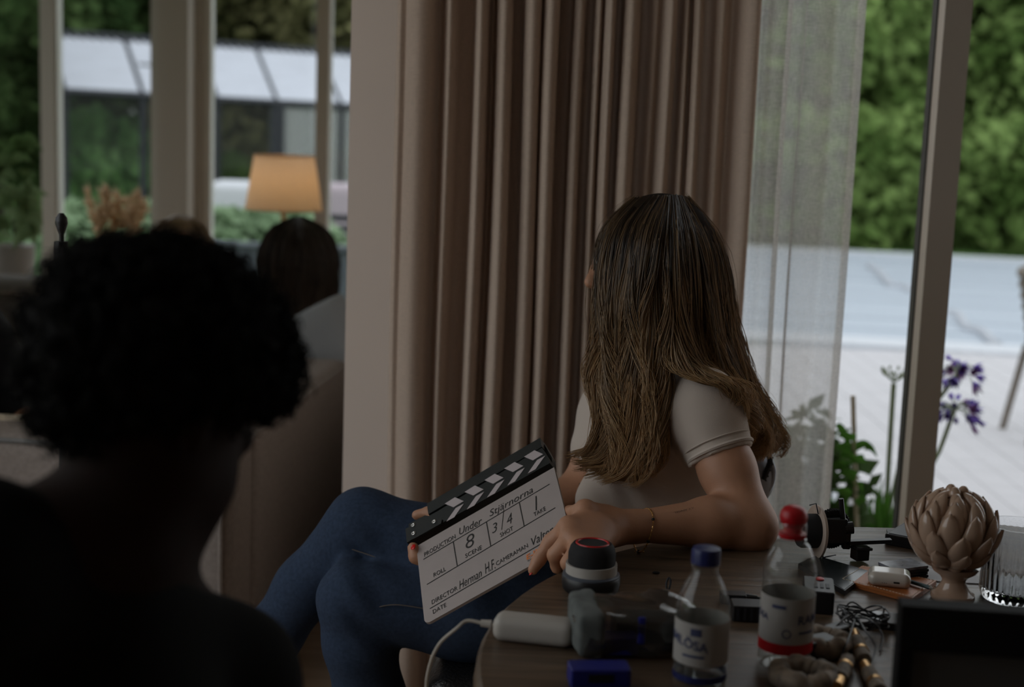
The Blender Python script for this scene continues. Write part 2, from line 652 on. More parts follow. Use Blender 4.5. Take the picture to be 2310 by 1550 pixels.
M['board'] = pm('white_acrylic', (0.37, 0.32, 0.305), 0.35, var=0.03, vscale=30)
M['table'] = wood_mat('dark_oak_table', (0.060, 0.040, 0.026), (0.145, 0.098, 0.062), 0.34, (2.2, 26, 26), spec=0.5, bump=0.35)
M['leather'] = pm('black_leather', (0.012, 0.011, 0.011), 0.3, bump=0.3, bscale=150)
M['ceramic'] = pm('beige_glaze', (0.42, 0.285, 0.205), 0.16, var=0.15, vscale=14, coat=0.4)
M['grass'] = leaf_mat('lawn', (0.05, 0.11, 0.03), (0.14, 0.24, 0.08))
M['dark_metal'] = pm('anthracite_metal', (0.018, 0.021, 0.028), 0.5)

# ================================================================== THE SETTING
def struct(name, mb, mat, parent=None, **kw):
    o = mb.build(name, mat, parent, **kw)
    if parent is None:
        o['kind'] = 'structure'
    return o


def bx(a, b, m=None):
    m = m or MB()
    a, b = np.array(a, float), np.array(b, float)
    return m.box((a + b) / 2, np.abs(b - a))


CEIL = 2.55
XL, XR, YB, YF, YW = -3.0, 3.5, -2.6, 3.05, 6.5
XN = -1.5                                                # unseen left wall, jogged in close so its window lights the drape
XE = -0.362                                             # free end of the front wall
m = bx((XN - .2, YB - .2, -.12), (XR + .2, YF + .2, 0))
bx((XL - .2, 2.75, -.12), (XN - .2, YF + .2, 0), m)
bx((XL - .2, YF + .2, -.12), (XE + .2, YW + .15, 0), m)
struct('floor', m, M['floor'])
m = bx((XN - .2, YB - .2, CEIL), (XR + .2, YF + .2, CEIL + .15))
bx((XL - .2, 2.75, CEIL), (XN - .2, YF + .2, CEIL + .15), m)
bx((XL - .2, YF + .2, CEIL), (XE + .2, YW + .15, CEIL + .15), m)
struct('ceiling', m, M['ceiling'])
m = MB()
bx((XE, YF, 0), (0.24, YF + .2, CEIL), m)
bx((0.24, YF, 2.42), (XR, YF + .2, CEIL), m)
struct('wall_front', m, M['wall'])
struct('wall_side', bx((XE, YF + .2, 0), (XE + .2, YW, CEIL)), M['wall'])
struct('wall_right', bx((XR, YB, 0), (XR + .2, YF + .2, CEIL)), M['wall'])
struct('wall_back', bx((XN - .2, YB - .2, 0), (XR, YB, CEIL)), M['wall'])
m = MB()
bx((XL - .2, 2.75, 0), (XL, 4.9, CEIL), m)
bx((XL - .2, 6.3, 0), (XL, YW + .15, CEIL), m)
bx((XL - .2, 4.9, 2.45), (XL, 6.3, CEIL), m)
bx((XL, 2.75, 0), (XN, 2.9, CEIL), m)                    # unseen return wall, added to close that jog
bx((XN - .2, YB, 0), (XN, .25, CEIL), m)
bx((XN - .2, .25, 0), (XN, 2.75, .45), m)
bx((XN - .2, .25, 2.45), (XN, 2.75, CEIL), m)
struct('wall_left', m, M['wall'])
m = MB()
bx((XL, YW, 2.42), (XE, YW + .15, CEIL), m)
struct('wall_far', m, M['wall'])
# pier between the two far windows
xa, xb = P(356, 300, 6.32)[0], P(424, 300, 6.32)[0]
struct('trim_1', bx((xa, 6.32, 0), (xb, 6.62, 2.42)), M['frame'])


def window(name, xs, y, z0, z1, mats=None, along='x'):
    """xs: list of (a, b) member spans; panes fill between; members are parts"""
    root = thing(name, (0, y, 0) if along == 'x' else (y, 0, 0), None, None, kind='structure')
    def b3(a, b, t0, t1, za, zb):
        return bx((a, t0, za), (b, t1, zb)) if along == 'x' else bx((t0, a, za), (t1, b, zb))
    for i, (a, b) in enumerate(xs):
        b3(a, b, y - .05, y, z0, z1).build('mullion', M['frame'], root)
        b3(a - .003, b + .003, y, y + .035, z0, z1).build('gasket', M['gasket'] if along == 'x' and y < 4 else M['frame_l'], root)
    for i in range(len(xs) - 1):
        a, b = xs[i][1], xs[i + 1][0]
        if b - a < .06: continue
        b3(a, b, y - .05, y, z0, z0 + .07).build('bottom_rail', M['frame'], root)
        b3(a, b, y - .05, y, z1 - .07, z1).build('top_rail', M['frame'], root)
        b3(a, b, y + .012, y + .018, z0 + .07, z1 - .07).build('pane', M['glass'], root)
    return root


X = lambda px_, d, py=300: float(P(px_, py, d)[0])
window('window_1', [(0.24, 0.30), (0.880, 0.937), (1.9, 1.96), (2.95, 3.01), (3.44, 3.5)], 3.10, 0, 2.42)
window('window_2', [(XL, XL + .06), (X(92, 6.45), X(124, 6.45)), (X(340, 6.45), X(462, 6.45)),
                    (X(711, 6.45), X(741, 6.45)), (XE - .06, XE)], 6.50, 0, 2.42)
window('added_window_3', [(.25, .31), (2.69, 2.75)], XN - .1, .45, 2.45, along='y')  # out of view, added near the drape to light it
window('added_window_4', [(4.9, 4.96), (6.24, 6.3)], XL - .1, 0, 2.45, along='y')  # out of view, added to brighten the living area
# pale strips: daylight on the far frames' side faces, put into the colour
struct('lit_strip_2', bx((X(424, 6.5), 6.44, 0), (X(440, 6.5), 6.49, 2.42)), M['frame_l'])
struct('lit_strip_3', bx((X(466, 6.5), 6.46, 0), (X(480, 6.5), 6.53, 2.42)), M['frame_l'])
struct('lit_strip_4', bx((X(124, 6.5), 6.46, 0), (X(138, 6.5), 6.53, 2.42)), M['frame_l'])
struct('baseboard_front', bx((XE, YF - .015, 0), (0.24, YF, .09)), M['frame_l'])

# ------------------------------------------------------------------ curtains
def drape(name, ctrl, d0, dd, z0, z1, mat, label, cat, sway):
    """ctrl: (pixel x at mid height, fold depth 0 front..1 back)"""
    pts = np.array([[X(a, d0, 350), d0 + dd * b] for a, b in ctrl])
    c = crom(pts, len(ctrl) * 5)
    zs = np.linspace(z0, z1, 26)
    V = []
    for z in zs:
        t = (z - z0) / (z1 - z0)
        sp = 1 + 0.10 * (0.55 - t)
        for i, (x, y) in enumerate(c):
            s = i / len(c)
            dx = sway * math.sin(5.0 * z + 9 * s) * (1 - t) + sway * .7 * math.sin(2.1 * z + 23 * s)
            yy = d0 + (y - d0) * sp + .004 * math.sin(4 * z + 31 * s)
            V.append((x + dx, yy, z))
    n = len(c)
    F = np.array([(j * n + i, j * n + i + 1, (j + 1) * n + i + 1, (j + 1) * n + i) for j in range(len(zs) - 1) for i in range(n - 1)])
    o = put(name, V, F, mat, None, True)
    return tag(o, label, cat)


heavy = [(884, .35), (893, .22), (906, .25), (912, .18), (940, .05), (966, .22), (980, .75), (992, .60), (1003, .2), (1016, .32), (1028, .85),
         (1054, .9), (1063, .35), (1072, .08), (1087, .25), (1095, .8), (1104, .75), (1112, .25), (1128, .02), (1146, .25), (1149, .95), (1172, 1.0),
         (1176, .35), (1192, .06), (1212, .22), (1215, .7), (1219, .35), (1234, .03), (1252, .22), (1255, .95), (1281, 1.0), (1285, .4),
         (1296, .2), (1307, .35), (1310, 1.0), (1326, 1.0), (1330, .45), (1340, .25), (1349, .5), (1354, .3), (1366, .08), (1378, .3), (1381, 1.0),
         (1394, 1.0), (1398, .3), (1414, .02), (1433, .25), (1436, .9), (1452, .95), (1460, .5), (1470, .4), (1481, .55), (1485, .2), (1498, .02),
         (1512, .3), (1515, .95), (1522, .9), (1526, .4), (1536, .2), (1548, .6), (1552, .25), (1564, .08), (1577, .35), (1584, .9), (1602, .9),
         (1608, .4), (1622, .25), (1637, .55), (1648, .85), (1659, .6), (1672, .2), (1690, .1), (1701, .25), (1704, .6)]
drape('curtain', heavy, 2.845, .10, .02, 2.5, M['drape'], 'heavy beige linen drape hanging in deep folds beside the woman', 'curtain', .003)
sheer = [(1430, .5), (1450, .3), (1475, .8), (1500, .3), (1530, .8), (1560, .2), (1590, .7), (1620, .2), (1650, .7), (1680, .3), (1706, .4), (1716, .2),
         (1735, .45), (1752, .35), (1762, .2), (1772, .5), (1764, .9), (1771, 1.0), (1786, .8), (1797, .6), (1804, .15), (1797, .0), (1806, .0),
         (1825, .1), (1850, .35), (1872, .6), (1893, .35), (1912, .2), (1926, .35), (1938, .5), (1932, .62), (1918, .6)]
drape('sheer_curtain', sheer, 2.955, .05, .02, 2.5, M['sheer'], 'thin see-through pale linen curtain in front of the garden window', 'curtain', .003)

# ================================================================== OUTDOORS
G = -0.14                                               # ground level outside
m = MB()
bx((-60, YW + .16, G - .3), (60, 70, G), m)
bx((-60, 2.74, G - .3), (XL - .21, YW + .16, G), m)
bx((-60, -30, G - .3), (XN - .21, 2.74, G), m)
bx((XE + .21, 3.26, G - .3), (60, YW + .16, G), m)
lawn = m.build('lawn', M['grass'])
lawn['kind'] = 'structure'
m = bx((-9, -5, G), (XN - .22, 2.7, G + .03))  # unseen paving, added to bounce daylight up into the room
terr = m.build('bounce_terrace', pm('pale_bounce_paving', (0.55, 0.53, 0.50), .8, var=.08, vscale=4))
terr['kind'] = 'structure'

M['deckwood'] = pm('silvered_deck_wood', (0.49, 0.48, 0.50), 0.7, var=0.10, vscale=3, stretch=(1, 12, 1))
M['coping'] = pm('pale_stone', (0.56, 0.58, 0.62), 0.6, var=0.04)
M['cover'] = pm('white_pool_cover', (0.44, 0.49, 0.56), 0.45, var=0.02, vscale=2)
M['stain'] = pm('grey_crease', (0.42, 0.44, 0.48), 0.7)
deck = thing('deck', (3, 5, G), None, None, kind='structure')
bx((1.35, 3.9, G - .02), (16, 10.0, G + .005)).build('deck_base', M['stain'], deck)
ang = math.radians(-90.7)
dirv = np.array([math.cos(ang), math.sin(ang)])
nv = np.array([-dirv[1], dirv[0]])
W = .145


def clip_poly(poly, x0, x1, y0, y1):
    for (ax, lim, sg) in ((0, x0, 1), (0, x1, -1), (1, y0, 1), (1, y1, -1)):
        out = []
        for i in range(len(poly)):
            a, b = poly[i], poly[(i + 1) % len(poly)]
            da, db = sg * (a[ax] - lim), sg * (b[ax] - lim)
            if da >= 0: out.append(a)
            if (da > 0 and db < 0) or (da < 0 and db > 0):
                t = da / (da - db); out.append(a + t * (b - a))
        poly = out
        if len(poly) < 3: return []
    return poly


o0 = np.array([4.0, 6.5])
for k in range(-50, 60):
    c = o0 + nv * W * k
    q = [c - dirv * 14 - nv * (W / 2 - .002), c + dirv * 14 - nv * (W / 2 - .002), c + dirv * 14 + nv * (W / 2 - .002), c - dirv * 14 + nv * (W / 2 - .002)]
    q = clip_poly(q, 1.4, 8.5, 3.95, 9.85)
    if q:
        MB().prism([(a[0], a[1], G + .005) for a in q], (0, 0, 1), .03 + .002 * random.random()).build('plank', M['deckwood'], deck)
# pool with its cover
pool = thing('swimming_pool', (6, 14.5, G), 'swimming pool closed with a pale white cover beyond the deck', 'pool')
ca, cb, cc, cd = Zp(1700, 766, G + .05), Zp(2500, 812, G + .05), Zp(2500, 588, G + .05), Zp(1700, 556, G + .05)
x0, x1 = 1.2, 14.0
def yn(x, a, b): return a[1] + (x - a[0]) / (b[0] - a[0]) * (b[1] - a[1])
near = [(x0, yn(x0, ca, cb)), (x1, yn(x1, ca, cb))]
far = [(x1, yn(x1, ca, cb) + 9.2), (x0, yn(x0, ca, cb) + 9.2)]
def quad(t0, t1, z0, z1, mb=None):
    mb = mb or MB()
    L = lambda t, i: (near[i][0], near[i][1] + t * 9.2)
    pts = [L(t0, 0), L(t0, 1), L(t1, 1), L(t1, 0)]
    return mb.prism([(p_[0], p_[1], z0) for p_ in pts], (0, 0, 1), z1 - z0)
quad(0, .045, G, G + .06).build('coping', M['coping'], pool)
quad(.96, 1.0, G, G + .06).build('coping', M['coping'], pool)
for k in range(12):
    t0 = .046 + k * .0761
    quad(t0, t0 + .0745, G - .02, G + .03 + .006 * (k % 3)).build('cover_slat', M['cover'], pool)
m = MB()
for path in ([(1960, 600), (1985, 618), (2010, 645), (2035, 648), (2060, 660)], [(2120, 705), (2160, 712), (2180, 740), (2215, 750), (2240, 775), (2255, 780)]):
    pp = [Zp(a, b, G + .045) for a, b in path]
    c = crom(pp, 24)
    MB().tube([q + [0, 0, .004] for q in c], .04, 6).build('crease', M['stain'], pool)

# ---- trees
M['leaf_a'] = leaf_mat('foliage_bright', (0.10, 0.17, 0.045), (0.25, 0.36, 0.12))
M['leaf_b'] = leaf_mat('foliage_dark', (0.035, 0.07, 0.024), (0.095, 0.15, 0.055))
M['leaf_c'] = leaf_mat('foliage_olive', (0.13, 0.14, 0.055), (0.30, 0.29, 0.14))
M['bark'] = pm('bark', (0.07, 0.055, 0.045), 0.9, var=0.3, vscale=10, bump=0.5, bscale=30)


def leaves(n, lobes, size, seed=0, up=0.3, aspect=0.6):
    r = np.random.default_rng(seed)
    L = np.array(lobes, float)
    w = L[:, 3] ** 2
    k = r.choice(len(L), n, p=w / w.sum())
    d = r.normal(size=(n, 3)); d /= np.linalg.norm(d, axis=1)[:, None]
    rad = L[k, 3] * (0.55 + 0.45 * r.random(n) ** 0.6)
    c = L[k, :3] + d * rad[:, None] * np.array([1, 1, .85])
    nrmv = d * 0.6 + r.normal(size=(n, 3)) * 0.6 + np.array([0, 0, up])
    nrmv /= np.linalg.norm(nrmv, axis=1)[:, None]
    t = np.cross(nrmv, r.normal(size=(n, 3))); t /= np.linalg.norm(t, axis=1)[:, None]
    b = np.cross(nrmv, t)
    s = size * (0.6 + 0.8 * r.random(n))[:, None]
    V = np.stack([c - t * s, c + b * s * aspect, c + t * s, c - b * s * aspect], 1).reshape(-1, 3)
    F = np.arange(4 * n).reshape(-1, 4)
    return V, F


def make_tree(seed, mat, n=9000, size=.13):
    r = random.Random(seed)
    t = bpy.data.objects.new('tree', None)
    COL.objects.link(t)
    lob = [(0, 0, 3.2, 1.5)]
    for i in range(13):
        a = r.random() * 6.28
        lob.append((1.25 * math.cos(a), 1.25 * math.sin(a), .9 + 4.2 * r.random(), .7 + .5 * r.random()))
    V, F = leaves(n, lob, size, seed)
    put('foliage', V, F, mat, t)
    MB().tube(crom([(0, 0, -.1), (.05, 0, 1.2), (0, .08, 3), (.1, 0, 4.6)], 10), np.linspace(.17, .04, 10), 8).build('trunk', M['bark'], t)
    return t


def copy_tree(o, parent=None):
    c = o.copy()
    COL.objects.link(c)
    c.parent = parent
    for ch in o.children:
        copy_tree(ch, c)
    return c


protos = {'a': make_tree(1, M['leaf_a']), 'b': make_tree(2, M['leaf_b']), 'c': make_tree(3, M['leaf_c'])}
used = set()
spots = [  # kind, x, y, scale, label
    ('a', 5.0, 22.6, .95, 'bright green tree right behind the pool, beside the sheer curtain'),
    ('a', 6.7, 23.4, 1.0, 'bright green tree seen just left of the right window mullion'),
    ('a', 8.6, 22.8, .9, 'bright green tree behind the pool at the right edge of the picture'),
    ('b', 7.7, 25.2, 1.15, 'dark tree peering between the two bright trees behind the pool'),
    ('b', 3.2, 23.8, 1.1, 'dark tree behind the pool, hidden mostly by the sheer curtain'),
    ('b', 10.4, 24.5, 1.2, 'dark tree beyond the pool, outermost on the right'),
    ('a', 1.2, 24.5, 1.0, 'bright tree behind the heavy linen drape'),
    ('b', -7.2, 19.6, 1.0, 'dark green tree beside the left end of the greenhouse'),
    ('b', -6.9, 15.2, .95, 'dark green tree outside the leftmost window, nearest the potted plant'),
    ('b', -5.2, 23.0, 1.2, 'dark tree behind the greenhouse left of the pier'),
    ('c', -3.4, 21.5, 1.0, 'olive brown tree behind the left half of the greenhouse roof'),
    ('c', -1.6, 22.2, 1.05, 'olive tree behind the right half of the greenhouse roof'),
    ('b', -2.5, 24.6, 1.25, 'dark tree filling the gap behind the two olive trees'),
    ('a', .2, 23.2, 1.0, 'green tree behind the front wall, right of the greenhouse'),
]
for kd, x, y, s, lb in spots:
    o = protos[kd] if kd not in used else copy_tree(protos[kd])
    used.add(kd)
    o.location = (x, y, G)
    o.scale = (s, s, s)
    o.rotation_euler = (0, 0, x * 2.3 + y)
    tag(o, lb, 'tree', 'trees at the end of the garden')
# dense hedge closing the garden
r_ = np.random.default_rng(5)
lob = [(x, 27.5 + .4 * math.sin(3 * x), z, 1.5) for x in np.arange(-14, 18, 1.3) for z in (1.0, 2.8, 4.6, 6.2)]
V, F = leaves(26000, lob, .24, 9)
hd = put('hedge', V, F, M['leaf_b'], None)
tag(hd, 'tall dark leafy hedge closing the garden behind all trees', 'hedge', kind='stuff')

lob = [(x, 20.6 + .35 * math.sin(2.3 * x), z, .75) for x in np.arange(1.5, 13, .8) for z in (.35, 1.2)]
V, F = leaves(9000, lob, .13, 19)
hd = put('low_hedge', V, F, M['leaf_a'], None)
tag(hd, 'low bright green hedge right behind the far pool edge', 'hedge', kind='stuff')

# ---- greenhouse
M['roofpane'] = cloth_thin('opal_roof_pane', (0.72, 0.75, 0.82), 0.35, 0.0, 3.0)
M['ghglass'] = glass_thin('greenhouse_glass', (0.95, 0.97, 0.96), 0.0, 0.2, 0.0)
M['ghmilk'] = glass_thin('milky_greenhouse_glass', (0.92, 0.95, 0.92), 0.0, 0.2, 0.22)
gh = thing('greenhouse', (-3.2, 17, G), 'black framed greenhouse with white sloping roof panes in the garden', 'greenhouse')
eL, eR = P(146, 207, 16.0), P(1020, 253, 18.9)
rL, rR = P(106, 74, 17.0), P(960, 133, 20.1)
bL = np.array([eL[0], eL[1], G]); bR = np.array([eR[0], eR[1], G])
ts = [0, .177, .355, .508, .68, .84, 1.0]
e = lambda t: eL + (eR - eL) * t
rr = lambda t: rL + (rR - rL) * t
nroof = nrm(np.cross(eR - eL, rL - eL))
for i in range(len(ts) - 1):
    a, b = ts[i] + .006, ts[i + 1] - .006
    MB().prism([e(a), e(b), rr(b), rr(a)], nroof, .012).build('roof_pane', M['roofpane'], gh)
    g0, g1 = e(a), e(b)
    MB().prism([(g0[0], g0[1], G + .1), (g1[0], g1[1], G + .1), g1 - [0, 0, .05], g0 - [0, 0, .05]], (0.3, 1, 0), .008).build('wall_pane', M['ghglass'] if i < 3 else M['ghmilk'], gh)
for t in ts:
    MB().tube([e(t), rr(t)], .028, 6).build('rafter', M['dark_metal'], gh)
    wd = .085 if t == .508 else .035
    p_ = e(t)
    bx((p_[0] - wd, p_[1] - .03, G), (p_[0] + wd, p_[1] + .03, p_[2])).build('post', M['dark_metal'], gh)
MB().tube([eL, eR], .045, 8).build('gutter', M['dark_metal'], gh)
MB().tube([rL, rR], .05, 8).build('ridge', M['dark_metal'], gh)
m = MB()
for i in range(46):
    c = rr((i + .5) / 46) - nrm(rL - eL) * .085
    m.ell(c, (.05, .02, .085), n=8, m=6)
m.build('ridge_cresting', M['dark_metal'], gh)
MB().tube([e(.19) + (rr(.19) - e(.19)) * .52, e(.34) + (rr(.34) - e(.34)) * .52], .03, 6).build('vent_bar', M['dark_metal'], gh)
# back slope and back wall
back = np.array([.35, 2.6, 0])
MB().prism([rL, rR, eR + back * 1.0 + (0, 0, 0), eL + back], (0, 0, 1), .01).build('roof_pane', M['roofpane'], gh)
# planting in and before the greenhouse
M['leaf_d'] = leaf_mat('vegetable_leaves', (0.12, 0.26, 0.07), (0.34, 0.52, 0.22), .5)


def bush(name, c, lobes, n, size, mat, label, cat, group=None, seed=0):
    V, F = leaves(n, lobes, size, seed)
    o = put(name, V + np.asarray(c), F, mat, None, loc=c)
    return tag(o, label, cat, group)


for i, (px_, d, h_, n, lb) in enumerate([(185, 17.0, 1.25, 1500, 'leafy vine growing tall at the left end of the greenhouse'),
                                         (265, 17.2, 1.15, 1500, 'leafy green plant behind the second greenhouse pane'),
                                         (330, 17.4, .9, 1200, 'lower green plant in the greenhouse beside the pier'),
                                         (500, 18.6, .8, 1100, 'dark leafy plant in the greenhouse left of the lamp'),
                                         (660, 18.8, .75, 1100, 'dim green plant in the greenhouse behind the lamp shade')]):
    p_ = P(px_, 400, d)
    bush('greenhouse_plant', (p_[0], p_[1], G), [(0, 0, h_ * .35, .38), (.1, 0, h_ * .7, .36), (-.12, .1, h_, .3), (.15, 0, h_ * 1.1, .22)], n, .075,
         M['leaf_d'] if i < 3 else M['leaf_a'], lb, 'plant', 'plants in the greenhouse', 20 + i)
M['leaf_e'] = leaf_mat('pale_herbs', (0.16, 0.26, 0.13), (0.38, 0.50, 0.33))
for i, (px_, lb) in enumerate([(150, 'pale herb bush outside the leftmost far window'), (240, 'pale herb bush outside behind the dried grass'),
                               (340, 'pale herb bush outside beside the pier'), (500, 'pale herb bush in the raised bed under the white cover'),
                               (580, 'pale herb bush in the raised bed behind the lamp pole'), (680, 'pale herb bush in the raised bed behind the brown-haired girl')]):
    p_ = P(px_, 530, 9.6)
    bush('herb_bush', (p_[0], 9.6, G), [(0, 0, .45, .3), (.12, 0, .6, .24), (-.14, .05, .58, .24), (0, .1, .72, .2)], 1500, .05, M['leaf_e'], lb, 'bush', 'herbs near the window', 40 + i)
M['bluegrey'] = pm('bluegrey_planter', (0.10, 0.115, 0.135), 0.6)
rb = thing('raised_bed', P(620, 640, 9.2), 'blue-grey raised planting bed outside behind the lamp', 'planter')
za = P(600, 560, 9.2)[2]
bx((X(478, 9.2), 9.2, G), (X(840, 9.2), 9.26, za)).build('side_board', M['bluegrey'], rb)
bx((X(478, 9.2), 9.26, G), (X(478, 9.2) + .05, 10, za)).build('side_board', M['bluegrey'], rb)
bx((X(478, 9.2) - .02, 9.17, za), (X(840, 9.2), 9.3, za + .03)).build('cap_board', M['bluegrey'], rb)
f_ = Field(P(520, 440, 12.2) - .9, P(520, 440, 12.2) + .9, .03)
_c = P(545, 445, 12.2); _zt = _c[2] + .13
f_ = Field((_c[0] - .5, 11.8, G), (_c[0] + .5, 12.6, _zt + .1), .03)
f_.rbox((_c[0], 12.2, (_zt + G) / 2 + .01), (.52, .4, _zt - G), .08)
tag(f_.build('garden_cover', M['coping']), 'white rounded garden cover outside, left of the lamp shade', 'cover')
f_ = Field(P(760, 450, 11.5) - .6, P(760, 450, 11.5) + .6, .03)
_c = P(765, 447, 11.5); _zt = _c[2] + .11
f_ = Field((_c[0] - .4, 11.2, G), (_c[0] + .4, 11.8, _zt + .1), .03)
f_.rbox((_c[0], 11.5, (_zt + G) / 2 + .01), (.26, .3, _zt - G), .05)
tag(f_.build('garden_pouf', pm('pink_grey_fabric', (0.42, 0.36, 0.40), .9)), 'pinkish white pouf outside in the narrow right pane', 'pouf')
gb = thing('garden_bench', P(765, 560, 10.8), 'dark slatted garden bench outside in the narrow right pane', 'bench')
for k in range(5):
    p_ = P(768, 492 + 24 * k, 10.8)
    MB().box(p_, (.5, .03, .05)).build('slat', M['dark_metal'], gb)
for s in (-.2, .2):
    p_ = P(768, 492, 10.8)
    bx((p_[0] + s - .02, 10.83, G), (p_[0] + s + .02, 10.87, p_[2])).build('leg', M['dark_metal'], gb)

# ---- plants by the right window
M['leaf_g'] = leaf_mat('agapanthus_leaves', (0.045, 0.13, 0.02), (0.13, 0.30, 0.05))
M['stem'] = pm('pale_stem', (0.22, 0.28, 0.15), 0.6)
M['cane'] = pm('bamboo_cane', (0.42, 0.36, 0.27), 0.6)
M['petal'] = pm('violet_petal', (0.16, 0.09, 0.50), 0.6, var=.2, vscale=30)
M['petal2'] = pm('mauve_petal', (0.28, 0.12, 0.36), 0.6)


def blade(mb, base, tip, w, sag=.1):
    base, tip = np.asarray(base), np.asarray(tip)
    side = nrm(np.cross(tip - base, (0, 1, .2)))
    nn = nrm(np.cross(side, tip - base)) * w * .25
    V, F = [], []
    for i in range(6):
        t = i / 5
        c = base + (tip - base) * t + np.array([0, 0, sag * math.sin(t * math.pi) * .6 - sag * t * t])
        ww = w * (1 - t ** 2) + .001
        V += [c - side * ww, c + nn, c + side * ww]
        if i:
            o = 3 * i
            F += [(o - 3, o - 2, o + 1, o), (o - 2, o - 1, o + 2, o + 1)]
    return mb.add(V, F)


D1 = 4.0
ag = thing('agapanthus_clump', (*P(1985, 1180, D1)[:2], G), 'clump of long green strap leaves outside, left of the right mullion', 'plant')
for i in range(60):
    b0 = P(1945 + 75 * random.random(), 1255, D1 + random.uniform(-.12, .12)); b0[2] = max(G + .02, b0[2] - .15)
    tx = 1925 + 100 * random.random()
    tp = P(tx, 1068 + 60 * random.random() ** 1.5 + abs(tx - 1992) * 1.25, D1 + random.uniform(-.15, .1))
    blade(MB(), b0, tp, .0125, .012).build('leaf', M['leaf_g'], ag)
b0 = P(1995, 1260, D1)
MB().tube(crom([b0, P(2003, 1080, D1), P(2010, 960, D1), P(2016, 865, D1)], 10), .0075, 6).build('seed_stalk', M['stem'], ag)
m = MB()
c = P(2016, 863, D1)
for i in range(18):
    a = 6.28 * i / 18
    q = c + np.array([math.cos(a) * .035, .03 * math.sin(a), .022 + .02 * random.random()])
    m.tube([c, q], .0012, 4).ell(q, (.004, .004, .006), n=6, m=4)
m.build('seed_head', M['stem'], ag)


def umbel(root, c, R, nfl):
    m, ms = MB(), MB()
    cmb = [MB(), MB()]
    for i in range(nfl):
        a = random.random() * 6.28
        u_ = random.uniform(-.35, 1)
        d_ = nrm([math.cos(a), .8 * math.sin(a), u_ * .8])
        q = c + d_ * R * random.uniform(.65, 1.05) - np.array([0, 0, .012])
        ms.tube(crom([c, c + d_ * R * .5 + [0, 0, .006], q], 5), .0011, 4)
        u, w, ax = frame(d_ + np.array([0, 0, -.5]))
        k = cmb[0 if random.random() < .72 else 1]
        op = random.choice([.009, .015, .020])
        ln = random.uniform(.026, .042)
        for j in range(6):
            t = 6.28 * j / 6
            e1 = q + ax * ln * .55 + (math.cos(t) * u + math.sin(t) * w) * op * .5
            e2 = q + ax * ln + (math.cos(t) * u + math.sin(t) * w) * op
            sd = nrm(np.cross(ax, e2 - q)) * .005
            k.add([q - sd * .3, q + sd * .3, e1 + sd, e2, e1 - sd], [(0, 1, 2, 3, 4)])
    ms.build('flower_stalks', M['stem'], root)['kind'] = 'stuff'
    cmb[0].build('petals', M['petal'], root)['kind'] = 'stuff'
    if cmb[1].v: cmb[1].build('withered_petals', M['petal2'], root)['kind'] = 'stuff'


for (c_, R_, nf, lb, base) in [((2165, 838), .058, 26, 'violet agapanthus flower, upper one right of the mullion', [(2095, 930), (2040, 1010), (1990, 1230)]),
                               ((2152, 925), .060, 34, 'violet agapanthus flower, lower one right of the mullion', [(2122, 1010), (2098, 1060), (2020, 1240)])]:
    cc_ = P(*c_, D1)
    fl = thing('agapanthus_flower', (*P(*base[-1], D1)[:2], G), lb, 'flower', 'agapanthus flowers outside')
    MB().tube(crom([P(*base[2], D1), P(*base[1], D1), P(*base[0], D1), cc_], 14), .0065, 6).build('stalk', M['stem'], fl)
    umbel(fl, cc_, R_, nf)

lp = thing('staked_plant', (*P(1925, 1190, 3.8)[:2], G), 'young leafy plant tied to a cane beside the sheer curtain', 'plant')
MB().tube([P(1935, 1260, 3.8), P(1924, 893, 3.8)], .007, 6).build('cane', M['cane'], lp)
for i, (px_, py_, s, a) in enumerate([(1905, 985, .05, 2.6), (1900, 1010, .045, 3.4), (1915, 1030, .05, -.4), (1950, 1005, .05, .2), (1965, 1015, .035, -.5), (1930, 1040, .05, 3.6),
                                      (1910, 1070, .055, 2.9), (1925, 1090, .045, -.8), (1938, 1105, .055, -1.1), (1900, 1110, .05, 2.7), (1895, 1130, .05, 3.7), (1905, 1145, .04, -1.4),
                                      (1893, 965, .04, 2.2), (1945, 1130, .04, .6), (1898, 1160, .05, 3.5), (1925, 985, .035, 1.3), (1890, 1050, .05, 3.0)]):
    c = P(px_, py_, 3.8 + random.uniform(-.06, .06))
    d_ = np.array([math.cos(a), random.uniform(-.4, .4), math.sin(a) * .8])
    blade(MB(), c - d_ * s * .5, c + d_ * s * .6, s * .26, .012).build('leaf', M['leaf_g'], lp)
# shrub seen through the sheer curtain
for i, (px_, py_, lb) in enumerate([(1800, 1010, 'leafy shrub outside, seen blurred through the sheer curtain'), (1850, 1100, 'low shrub outside, seen through the lower sheer curtain'),
                                    (1740, 1060, 'shrub outside behind the edge of the sheer curtain by the woman')]):
    c = P(px_, py_, 3.9)
    bush('shrub', (c[0], 3.9, G), [(0, 0, c[2] - G, .16), (.05, 0, (c[2] - G) * .6, .18), (-.07, .05, (c[2] - G) * .8, .12), (0, 0, .2, .16)], 650, .028, M['leaf_b'], lb, 'shrub', 'shrubs by the window', 60 + i)
